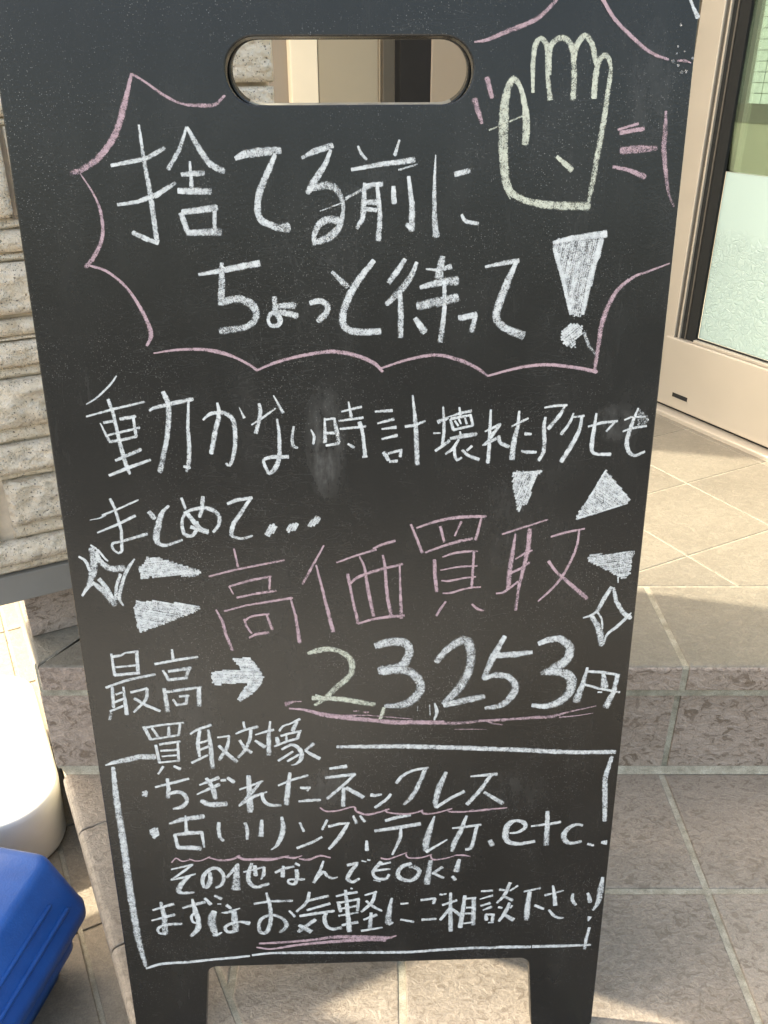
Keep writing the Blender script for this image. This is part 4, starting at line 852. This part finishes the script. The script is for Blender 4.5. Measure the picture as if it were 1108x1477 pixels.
chalk_character|w||L1,0,-702,-4475,19,-748,-4495,19,-781,-4541,23;L1,0,-703,-4480,14,-594,-4425,25;L1,0,-621,-4451,33,-661,-4539,39;L1,0,-770,-4595,23,-689,-4570,25,-585,-4546,23;L1,0,-807,-4610,33,-796,-4674,43;L1,0,-720,-4580,21,-723,-4644,22;L1,0,-599,-4551,25,-624,-4625,33;L1,0,-834,-4705,20,-719,-4654,25,-619,-4625,25;L1,0,-768,-4739,22,-685,-4687,29;C1,0,-694,-4687,26,-632,-4710,37,-594,-4776,46,-602,-4851,38,-649,-4899,22,-690,-4908,10;L1,0,-806,-4859,24,-670,-4765,26;L1,0,-724,-4867,24,-617,-4796,26;L1,0,-557,-4750,24,-478,-4682,35;L1,0,-557,-4755,26,-500,-4800,36,-429,-4845,36
chalk_dot|w||F1.1,20,-2053,-5168,-2017,-5156,-2009,-5191,-2036,-5225,-2060,-5210
chalk_character|w||L1,0,-1938,-5120,20,-1788,-5079,30,-1626,-5035,28;L1,0,-1820,-5030,30,-1820,-5147,38,-1835,-5237,41;C1,0,-1816,-5192,30,-1729,-5178,43,-1676,-5221,43,-1668,-5291,38,-1721,-5346,44,-1797,-5365,18
chalk_character|w||L1,0,-1535,-5107,18,-1353,-5029,38;L1,0,-1566,-5210,15,-1358,-5105,43;C1,0,-1467,-5033,33,-1418,-5145,51,-1404,-5257,43;C1,0,-1534,-5281,43,-1455,-5326,61,-1305,-5323,56;L1,0,-1338,-5061,23,-1300,-5058,33;L1,0,-1273,-5031,33,-1222,-5081,45
chalk_character|w||C1,0,-1084,-5018,44,-1086,-5201,51,-1092,-5410,62;L1,0,-1175,-5167,20,-1061,-5124,24,-958,-5077,20;L1,0,-972,-5082,24,-1065,-5202,37,-1190,-5350,23;L1,0,-1189,-5347,21,-1040,-5242,35,-928,-5200,20;C1,0,-974,-5210,35,-960,-5295,37,-908,-5347,37,-807,-5353,29
chalk_character|w||L1,0,-706,-4996,30,-734,-5178,49,-755,-5346,51;L1,0,-819,-5133,20,-693,-5073,26,-545,-5028,28;L1,0,-619,-5164,26,-532,-5167,33;L1,0,-541,-5172,22,-556,-5199,20;L1,0,-639,-5315,21,-564,-5306,37,-439,-5304,25
chalk_character|w||L1,0,-344,-4959,25,-191,-4938,40;L1,0,-385,-5058,29,-110,-5026,37;C1,0,-114,-5025,26,-212,-5133,29,-375,-5291,33;L1,0,-221,-5173,33,-231,-5377,41;L1,0,-196,-5174,41,-48,-5280,48
chalk_character|w||L1,0,28,-5262,41,70,-5273,33;L1,0,83,-5263,37,124,-5260,26;C1,0,213,-5257,26,170,-5317,34,65,-5407,30
chalk_character|w||C1,0,263,-5136,33,321,-5057,33,421,-5000,26,554,-4974,26;C1,0,529,-4983,37,472,-5152,44,406,-5293,49,339,-5373,34
chalk_character|w||L1,0,721,-5028,33,657,-5198,59,626,-5361,53,635,-5423,34;L1,0,635,-5419,34,760,-5323,34,893,-5245,34
chalk_character|w||L1,0,948,-5081,18,1089,-5068,33,1186,-5061,37;L1,0,1131,-5073,33,1045,-5229,41,923,-5394,41;L1,0,1079,-5261,30,1254,-5389,49
chalk_underline|p|pink wavy underline below the word for necklace|C1,0,-445,-5392,15,-388,-5435,19,-269,-5428,19,-134,-5390,19,-109,-5443,26,-17,-5483,26,85,-5465,23,195,-5427,19;C1,0,166,-5426,15,178,-5462,19,322,-5487,23,424,-5479,19,508,-5450,19;C1,0,500,-5450,23,517,-5486,26,628,-5485,19,780,-5438,15;C1,0,746,-5451,15,763,-5472,23,917,-5477,19,984,-5454,15;C1,0,934,-5477,11,1086,-5461,27,1298,-5442,11
chalk_dot|w||F1.1,30,-2017,-5578,-1959,-5575,-1959,-5655,-2013,-5709,-2021,-5675,-2037,-5623
chalk_character|w||L1,0,-1848,-5535,21,-1725,-5489,49,-1532,-5459,54;L1,0,-1693,-5447,18,-1700,-5626,37;L1,0,-1817,-5666,31,-1681,-5646,47,-1547,-5645,39;L1,0,-1811,-5667,34,-1795,-5813,37;C1,0,-1559,-5652,37,-1553,-5725,26,-1548,-5814,21;L1,0,-1795,-5813,40,-1695,-5816,50,-1585,-5827,53
chalk_character|w||C1,0,-1391,-5534,34,-1399,-5614,39,-1393,-5701,37,-1362,-5746,32;C1,0,-1147,-5546,31,-1132,-5636,39,-1140,-5731,29
chalk_character|w||L1,0,-991,-5519,30,-1008,-5701,54;C1,0,-804,-5488,26,-797,-5616,52,-827,-5733,47,-873,-5824,31,-923,-5865,14
chalk_character|w||L1,0,-640,-5558,26,-607,-5658,28;L1,0,-678,-5854,29,-527,-5788,31,-440,-5731,26
chalk_character|w||L1,0,-384,-5534,26,-432,-5642,26;L1,0,-373,-5609,33,-267,-5582,28,-177,-5575,26;C1,0,-188,-5575,28,-237,-5672,40,-304,-5782,41,-375,-5873,29;L1,0,-139,-5492,23,-111,-5577,35;L1,0,-76,-5494,23,-33,-5563,31
chalk_comma|w||L1,0,-18,-5787,24,-17,-5898,43
chalk_character|w||L1,0,161,-5559,31,278,-5519,39,396,-5501,31;L1,0,60,-5675,34,278,-5642,45,484,-5605,42;C1,0,304,-5650,26,296,-5767,37,225,-5958,22
chalk_character|w||C1,0,621,-5522,16,579,-5673,56,546,-5819,69,547,-5923,62;L1,0,547,-5938,32,636,-5873,27,744,-5798,16
chalk_character|w||L1,0,792,-5665,19,928,-5651,29,1057,-5632,29;C1,0,922,-5526,26,870,-5696,50,814,-5842,54,792,-5938,32;C1,0,1024,-5635,34,997,-5803,37,971,-5906,38,923,-5917,30
chalk_dot|w||L1,0,1153,-5819,44,1175,-5877,53
chalk_letter|w||C1,0,1339,-5739,18,1418,-5730,29,1480,-5675,38,1464,-5618,44,1385,-5595,32,1322,-5638,58,1297,-5734,62,1317,-5832,53,1424,-5868,41,1581,-5843,35
chalk_letter|w||L1,0,1681,-5497,38,1691,-5697,47,1692,-5893,56;L1,0,1538,-5664,20,1688,-5646,29,1810,-5624,35
chalk_letter|w||C1,0,2027,-5667,29,1963,-5657,32,1888,-5703,50,1854,-5783,53,1885,-5858,50,1952,-5876,36,2030,-5854,30
chalk_dot|w||L0.8,0,2092,-5889,30,2147,-5907,30
chalk_dot|w||L1,0,2223,-5876,33,2263,-5877,54
chalk_underline|p|pink wavy underline below the words for old rings|C1,0,-1870,-5989,13,-1824,-5938,16,-1768,-5977,16,-1684,-5958,16;C1,0,-1701,-5950,13,-1650,-5974,16,-1590,-5973,16,-1505,-5931,13;C1,0,-1517,-5941,13,-1413,-5974,29,-1306,-5970,27,-1227,-5927,27;C1,0,-1239,-5942,35,-1176,-5974,32,-1022,-5971,29,-871,-5976,29;C1,0,-1057,-5976,24,-940,-5985,29,-832,-5959,27,-757,-5941,12;C1,0,-800,-5953,22,-715,-5969,29,-634,-5945,12;C1,0,-662,-5978,22,-577,-5994,29,-468,-5950,24,-367,-5974,19
chalk_underline|p|pink wavy underline below the word for phone cards|C1,0,117,-5999,22,183,-6013,19,266,-5981,16,362,-5940,13;C1,0,356,-5954,16,374,-6000,19,494,-6004,19,601,-5969,13;C1,0,589,-5977,16,614,-6030,22,734,-6019,16,835,-5984,14;C1,0,829,-5984,14,901,-5986,22,971,-6003,8
chalk_character|w||L1,0,-1881,-6071,16,-1774,-6045,24,-1671,-6018,24;L1,0,-1677,-6021,21,-1792,-6119,27,-1897,-6199,19;C1,0,-1892,-6195,22,-1785,-6173,27,-1657,-6131,19;C1,0,-1712,-6152,30,-1804,-6256,52,-1835,-6332,55,-1802,-6360,36,-1693,-6355,27
chalk_character|w||C1,0,-1517,-6121,32,-1528,-6234,52,-1569,-6302,36,-1596,-6263,38,-1581,-6156,43,-1504,-6076,38,-1433,-6078,38,-1391,-6163,38,-1417,-6269,35,-1479,-6305,27
chalk_character|w||L1,0,-1363,-6186,27,-1245,-6031,38;L1,0,-1258,-6046,46,-1286,-6334,88;C1,0,-1114,-6021,27,-1151,-6140,46,-1152,-6247,49,-1089,-6310,38,-973,-6275,36;L1,0,-1198,-6123,19,-998,-6069,22;L1,0,-1086,-6051,40,-1087,-6165,46;L1,0,-998,-6069,27,-1009,-6160,41,-1036,-6217,16
chalk_character|w||L1,0,-897,-6140,29,-817,-6095,32,-719,-6071,29;L1,0,-816,-6065,27,-830,-6190,49;L1,0,-702,-6037,32,-665,-6059,27;C1,0,-694,-6112,39,-690,-6194,42,-718,-6283,37,-771,-6274,30,-775,-6233,25,-715,-6228,29,-624,-6231,32
chalk_character|w||C1,0,-433,-6015,19,-475,-6146,34,-533,-6268,37;C1,0,-527,-6261,25,-442,-6148,37,-401,-6197,34,-358,-6226,29,-304,-6214,15
chalk_character|w||L1,0,-206,-6073,32,-106,-6049,34;C1,0,-117,-6063,37,-184,-6169,44,-207,-6237,44,-164,-6280,35,-96,-6241,27;L1,0,-68,-6023,17,-25,-6036,17;L1,0,-14,-6014,22,10,-6019,19
chalk_character|w||C1,0,117,-6044,41,62,-6118,38,37,-6178,30,73,-6240,38,157,-6251,36,194,-6198,30;L1,0,68,-6088,22,206,-6050,27;L1,0,44,-6148,27,200,-6130,24;L1,0,42,-6262,11,109,-6280,14
chalk_letter|w||C1,0,404,-6069,38,314,-6111,46,276,-6186,44,302,-6248,47,387,-6281,38,459,-6238,44,483,-6162,46,434,-6115,46,386,-6113,27
chalk_letter|w||C1,0,592,-6044,41,574,-6180,55,557,-6325,61;L1,0,705,-6123,35,616,-6197,36;L1,0,616,-6194,30,720,-6258,28
chalk_exclamation_mark|w||L1,0,866,-6038,35,839,-6181,60;L1,0,804,-6241,36,830,-6280,36
chalk_character|w||C1,0,-2018,-6468,34,-2003,-6645,53,-2012,-6856,59;L1,0,-2105,-6563,21,-1897,-6492,34;L1,0,-2127,-6693,19,-1898,-6626,37;C1,0,-2009,-6864,38,-2070,-6854,27,-2075,-6793,32,-1985,-6751,35,-1839,-6744,35
chalk_character|w||L1,0,-1814,-6546,21,-1698,-6506,42,-1592,-6480,34;C1,0,-1713,-6439,21,-1694,-6595,53,-1675,-6716,53,-1695,-6822,59,-1766,-6908,30;C1,0,-1707,-6617,24,-1739,-6654,27,-1733,-6722,29,-1705,-6738,21;L1,0,-1591,-6432,29,-1540,-6508,39;L1,0,-1495,-6402,31,-1435,-6441,45;L1,0,-1474,-6506,13,-1440,-6507,13
chalk_character|w||C1,0,-1515,-6598,58,-1548,-6721,83,-1521,-6904,59;L1,0,-1521,-6904,38,-1457,-6868,16;L1,0,-1389,-6524,40,-1346,-6570,29;L1,0,-1442,-6616,11,-1390,-6618,34,-1265,-6568,16;C1,0,-1324,-6585,53,-1320,-6728,69,-1318,-6850,65;C1,0,-1331,-6857,40,-1401,-6863,35,-1420,-6801,35,-1347,-6750,32,-1265,-6738,27,-1185,-6760,54
chalk_character|w||L1,0,-1121,-6517,25,-974,-6491,28,-753,-6491,28;C1,0,-995,-6386,25,-970,-6546,42,-972,-6736,42,-1019,-6878,43,-1080,-6876,40,-1089,-6780,34,-1045,-6693,34,-946,-6665,34,-851,-6716,39,-820,-6805,45,-890,-6891,37;L1,0,-785,-6615,25,-733,-6693,31
chalk_character|w||C1,0,-582,-6391,30,-610,-6511,36,-715,-6630,25;L1,0,-598,-6496,28,-401,-6443,36;L1,0,-612,-6613,28,-386,-6538,33;L1,0,-684,-6685,31,-530,-6659,36,-352,-6633,31;C1,0,-426,-6651,42,-446,-6722,42,-425,-6819,40,-376,-6861,37,-290,-6848,43;L1,0,-533,-6735,39,-704,-6877,48;L1,0,-695,-6801,40,-581,-6886,57
chalk_character|w||L1,0,-323,-6451,22,-231,-6422,30,-115,-6406,30;L1,0,-306,-6521,36,-285,-6640,36;L1,0,-313,-6537,25,-98,-6489,28;L1,0,-105,-6489,28,-119,-6630,34;L1,0,-296,-6608,22,-118,-6575,28;L1,0,-304,-6695,25,-113,-6657,25;L1,0,-274,-6816,31,-122,-6781,37;L1,0,-230,-6376,30,-217,-6635,45,-204,-6891,51;L1,0,-43,-6444,22,67,-6406,25;C1,0,58,-6412,30,23,-6532,39,-77,-6647,28;L1,0,-32,-6515,25,35,-6588,34,120,-6646,22;L1,0,-60,-6751,23,70,-6692,39;L1,0,15,-6666,31,1,-6850,48;L1,0,-86,-6892,29,118,-6857,23;L1,0,-179,-6351,19,-163,-6358,19
chalk_character|w||C1,0,218,-6492,25,193,-6649,51,180,-6800,71;L1,0,186,-6824,31,224,-6801,28;L1,0,304,-6565,22,374,-6560,22;L1,0,304,-6764,26,436,-6797,28
chalk_character|w||L1,0,503,-6525,28,640,-6506,28;L1,0,638,-6506,34,626,-6576,31;L1,0,514,-6774,31,650,-6768,31;L1,0,686,-6458,22,713,-6465,22;L1,0,725,-6459,20,747,-6453,19
chalk_character|w||L1,0,713,-6595,25,855,-6537,31;L1,0,792,-6445,28,793,-6669,40,802,-6926,49;L1,0,790,-6637,37,694,-6785,28;L1,0,809,-6646,28,891,-6728,40;L1,0,931,-6484,34,914,-6689,45,894,-6881,49;L1,0,947,-6519,25,1039,-6512,22;L1,0,1020,-6511,42,1023,-6677,48,1021,-6853,49;L1,0,950,-6635,23,1024,-6629,23;L1,0,940,-6709,26,1026,-6706,23;L1,0,931,-6834,20,1017,-6821,23
chalk_character|w||L1,0,1091,-6435,25,1201,-6431,31;L1,0,1080,-6533,11,1204,-6490,28;L1,0,1091,-6616,25,1183,-6584,34;L1,0,1114,-6672,20,1191,-6635,34;L1,0,1145,-6729,28,1153,-6801,43;L1,0,1144,-6726,26,1225,-6732,34;L1,0,1219,-6731,34,1210,-6819,34;L1,0,1173,-6834,17,1223,-6828,23;L1,0,1268,-6418,31,1318,-6427,22;C1,0,1368,-6335,36,1320,-6482,39,1250,-6582,25;L1,0,1444,-6374,22,1373,-6433,22;L1,0,1315,-6505,34,1403,-6555,37;L1,0,1265,-6637,28,1302,-6647,23;C1,0,1374,-6586,31,1336,-6703,43,1278,-6814,29;L1,0,1400,-6618,23,1383,-6649,23;L1,0,1331,-6735,34,1421,-6802,54
chalk_character|w||L1,0,1508,-6453,22,1670,-6413,25;C1,0,1567,-6457,40,1554,-6633,59,1553,-6806,55;L1,0,1623,-6629,32,1715,-6677,32
chalk_character|w||L1,0,1718,-6506,31,1894,-6453,20;L1,0,1789,-6387,22,1814,-6516,38,1826,-6630,43;C1,0,1768,-6691,25,1814,-6757,34,1867,-6795,30,1922,-6797,21
chalk_character|w||C1,0,1993,-6494,25,1993,-6572,38,2030,-6639,32;C1,0,2138,-6491,25,2156,-6540,38,2169,-6603,48
chalk_exclamation_mark|w||C1,0,2270,-6300,31,2263,-6455,63,2251,-6606,54,2207,-6709,23;L1,0,2181,-6795,46,2170,-6846,18
chalk_line|w|white framing line down the left of the price notes|L1,0,-2362,-4869,12,-2282,-4840,40,-2144,-4810,54,-2041,-4783,54,-1918,-4789,62;L1,0,-2295,-4891,35,-2305,-5193,57,-2297,-5697,67,-2298,-6310,69,-2285,-6912,68,-2245,-7284,37
chalk_line|w|long white framing line along the bottom of the writing|C1,0,-2244,-7311,28,-2079,-7257,33,-1818,-7243,33,-1603,-7220,30,-1389,-7204,33,-1204,-7183,25;C1,0,-1174,-7177,17,-1079,-7165,22,-998,-7152,25;C1,0,-1178,-7175,26,-983,-7154,29,-672,-7160,38,-297,-7174,32,103,-7185,35;L1,0,110,-7185,35,399,-7191,32,738,-7170,35,1065,-7157,35,1267,-7164,32;L1,0,1267,-7156,32,1504,-7161,41;L0.9,0,1354,-7158,40,1612,-7164,37;L0.9,0,1632,-7161,37,1870,-7163,40,2215,-7160,26;L1,0,2187,-6931,30,2168,-7081,33,2160,-7213,35
chalk_line|w|white framing line at the top right of the price notes|L1,0,-272,-4725,32,321,-4735,47,980,-4772,47,1325,-4800,47;C1,0,939,-4775,41,1322,-4796,47,1701,-4828,47,1955,-4842,42,2265,-4846,44;C1,0,2238,-4895,36,2199,-5114,48,2206,-5269,51,2232,-5617,44
chalk_underline|p|double pink underline below the bottom line of writing|C1,0,-1101,-7025,26,-852,-7017,32,-541,-6993,34,-355,-6967,49,-106,-6975,52,215,-6995,37;C1,0,-1128,-7073,20,-981,-7099,23,-730,-7059,32,-418,-7030,40,-45,-7010,52,155,-7026,43;L1,0,111,-7016,35,186,-6994,35,261,-6972,11"""
def catmull(P, W, step_):
    if len(P) == 2: return seg_line(P, W, step_)
    out = []; ow = []
    for i in range(len(P) - 1):
        p0 = P[i - 1] if i else P[0] * 2 - P[1]; p1 = P[i]; p2 = P[i + 1]; p3 = P[i + 2] if i + 2 < len(P) else P[-1] * 2 - P[-2]
        n = max(2, int((p2 - p1).length / step_))
        for k in range(n):
            t = k / n; t2 = t * t; t3 = t2 * t
            out.append(0.5 * ((2 * p1) + (p2 - p0) * t + (2 * p0 - 5 * p1 + 4 * p2 - p3) * t2 + (3 * p1 - p0 - 3 * p2 + p3) * t3)); ow.append(W[i] + (W[i + 1] - W[i]) * t)
    out.append(P[-1]); ow.append(W[-1]); return out, ow
def seg_line(P, W, step_):
    out = []; ow = []
    for i in range(len(P) - 1):
        n = max(2, int((P[i + 1] - P[i]).length / step_))
        for k in range(n): out.append(P[i].lerp(P[i + 1], k / n)); ow.append(W[i] + (W[i + 1] - W[i]) * k / n)
    out.append(P[-1]); ow.append(W[-1]); return out, ow
class Chalk:
    def __init__(s, wk=1.12): s.wk = wk; s.v = []; s.f = []; s.uv = []; s.d = []; s.layer = 0
    def ribbon(s, P, W, dens):
        if len(P) < 2: return
        y = -(0.00025 + 0.00003 * s.layer); s.layer += 1
        n = len(P); base = len(s.v)
        # soft ends
        d0 = (P[0] - P[1]).normalized(); d1 = (P[-1] - P[-2]).normalized()
        k0, k1 = random.uniform(.62, .95), random.uniform(.5, .95); e1 = random.uniform(.1, .35)
        P = [P[0] + d0 * W[0] * .14] + P + [P[-1] + d1 * W[-1] * e1]; W = [W[0] * k0] + W + [W[-1] * k1]
        tail = random.uniform(-.1, .55); head = random.uniform(-.05, .35); press = random.uniform(-.15, .12)
        n += 2; ln = 0; sd = random.uniform(0, 50)
        for i in range(n):
            t = (P[min(i + 1, n - 1)] - P[max(i - 1, 0)])
            if t.length < 1e-9: t = Vector((1, 0))
            t.normalize(); nn = Vector((-t.y, t.x))
            if i: ln += (P[i] - P[i - 1]).length
            w = W[i] * .5 * s.wk
            wl_ = w * (1 + .2 * noise.noise(Vector((ln * 900, sd, 0)))) ; wr = w * (1 + .2 * noise.noise(Vector((ln * 900, sd, 9))))
            a = P[i] + nn * wl_; b = P[i] - nn * wr
            s.v += [(a.x, y, a.y), (b.x, y, b.y)]; s.uv += [(ln * 10, 0), (ln * 10, 1)]
            dd = (dens + max(-.45, (.0023 - W[i]) * 75 if W[i] > .0023 else (.0023 - W[i]) * 110)) * (0.85 if i in (0, n - 1) else 1.0); fr = i / (n - 1); dd += press + head * max(0, 1 - fr * 4) - tail * max(0, fr * 3.2 - 2.2); dd += .34 * noise.noise(Vector((ln * 110, sd, 4))); s.d += [dd, dd]
        for i in range(n - 1): k = base + 2 * i; s.f.append((k, k + 1, k + 3, k + 2))
    def fill(s, poly, dens, ang):
        c, sn = math.cos(R(ang)), math.sin(R(ang)); q = [(p.x * c + p.y * sn, -p.x * sn + p.y * c) for p in poly]
        y0 = min(p[1] for p in q); y1 = max(p[1] for p in q); w = .0021; y = y0 + w * .35; tog = 0
        while y < y1:
            xs = []
            for i in range(len(q)):
                a, b = q[i], q[(i + 1) % len(q)]
                if (a[1] > y) != (b[1] > y): xs.append(a[0] + (y - a[1]) / (b[1] - a[1]) * (b[0] - a[0]))
            xs.sort()
            for i in range(0, len(xs) - 1, 2):
                if xs[i + 1] - xs[i] < .0008: continue
                e = .0004; x0 = xs[i] + random.uniform(-e, e) * 2; x1 = xs[i + 1] + random.uniform(-e, e) * 2
                m = (x0 + x1) / 2; P = [Vector((x0, y)), Vector((m, y + random.uniform(-1, 1) * .0004)), Vector((x1, y))]
                P = [Vector((p.x * c - p.y * sn, p.x * sn + p.y * c)) for p in P]
                W = [w * random.uniform(.8, 1.1)] * 3
                Q, W2 = seg_line(P, W, .003)
                s.layer = s.layer % 12
                s.ribbon(Q, W2, (dens - .22) * random.uniform(.80, 1.15))
            y += w * random.uniform(.62, .88)
random.seed(5)
for line in CH.split('\n'):
    name, colr, lab, body_ = line.split('|')
    K = Chalk(0.97 if colr == 'p' else 1.04)
    for st in body_.split(';'):
        kind = st[0]; vals = [float(x) for x in st[1:].split(',')]
        dens, ang, r_ = vals[0], vals[1], vals[2:]
        if kind == 'F':
            K.fill([Vector((r_[i] * 1e-4, r_[i + 1] * 1e-4)) for i in range(0, len(r_), 2)], dens, ang)
            continue
        P = [Vector((r_[i] * 1e-4, r_[i + 1] * 1e-4)) for i in range(0, len(r_), 3)]; W = [r_[i + 2] * 1e-4 for i in range(0, len(r_), 3)]
        if kind == 'C':
            Q, W2 = catmull(P, W, .0018); K.ribbon(Q, W2, dens)
        else:
            s0 = 0
            for i in range(1, len(P)):
                last = i == len(P) - 1; cut_ = False
                if not last:
                    a = P[i] - P[i - 1]; b = P[i + 1] - P[i]
                    if a.length > 1e-7 and b.length > 1e-7: cut_ = a.angle(b) > R(35)
                if last or cut_:
                    Q, W2 = seg_line(P[s0:i + 1], W[s0:i + 1], .0018); K.ribbon(Q, W2, dens); s0 = i
    me = bpy.data.meshes.new(name); me.from_pydata(K.v, [], K.f); me.materials.append(M[colr])
    uvl = me.uv_layers.new(name='UVMap'); at_ = me.attributes.new('dens', 'FLOAT', 'POINT')
    at_.data.foreach_set('value', K.d)
    for lp in me.loops: uvl.data[lp.index].uv = K.uv[lp.vertex_index]
    me.update()
    o = bpy.data.objects.new(name, me); col.objects.link(o); o.parent = fp
    if lab: o['label'] = lab
# rain drops near the top right corner of the panel
drops = [(979, 47), (977, 64), (974, 73), (979, 77), (985, 83), (990, 82), (998, 73), (1004, 17)]
for (dx, dz, dr) in ((.2195, .1010, .0008), (.2190, .0880, .0007), (.2165, .0790, .0013), (.2205, .0765, .0009), (.2232, .0722, .0012), (.2262, .0728, .0010), (.2300, .0810, .0008), (.2185, .0838, .0006), (.2240, .0850, .0005)):
    bm = bmesh.new(); bmesh.ops.create_uvsphere(bm, u_segments=10, v_segments=6, radius=dr)
    for v_ in bm.verts: v_.co.y *= .45
    me = bpy.data.meshes.new('water_drop'); bm.to_mesh(me); bm.free(); me.materials.append(M['water'])
    me.polygons.foreach_set('use_smooth', [True] * len(me.polygons))
    o = bpy.data.objects.new('water_drop', me); col.objects.link(o); o.parent = fp; o.location = (dx, -.0003, dz)
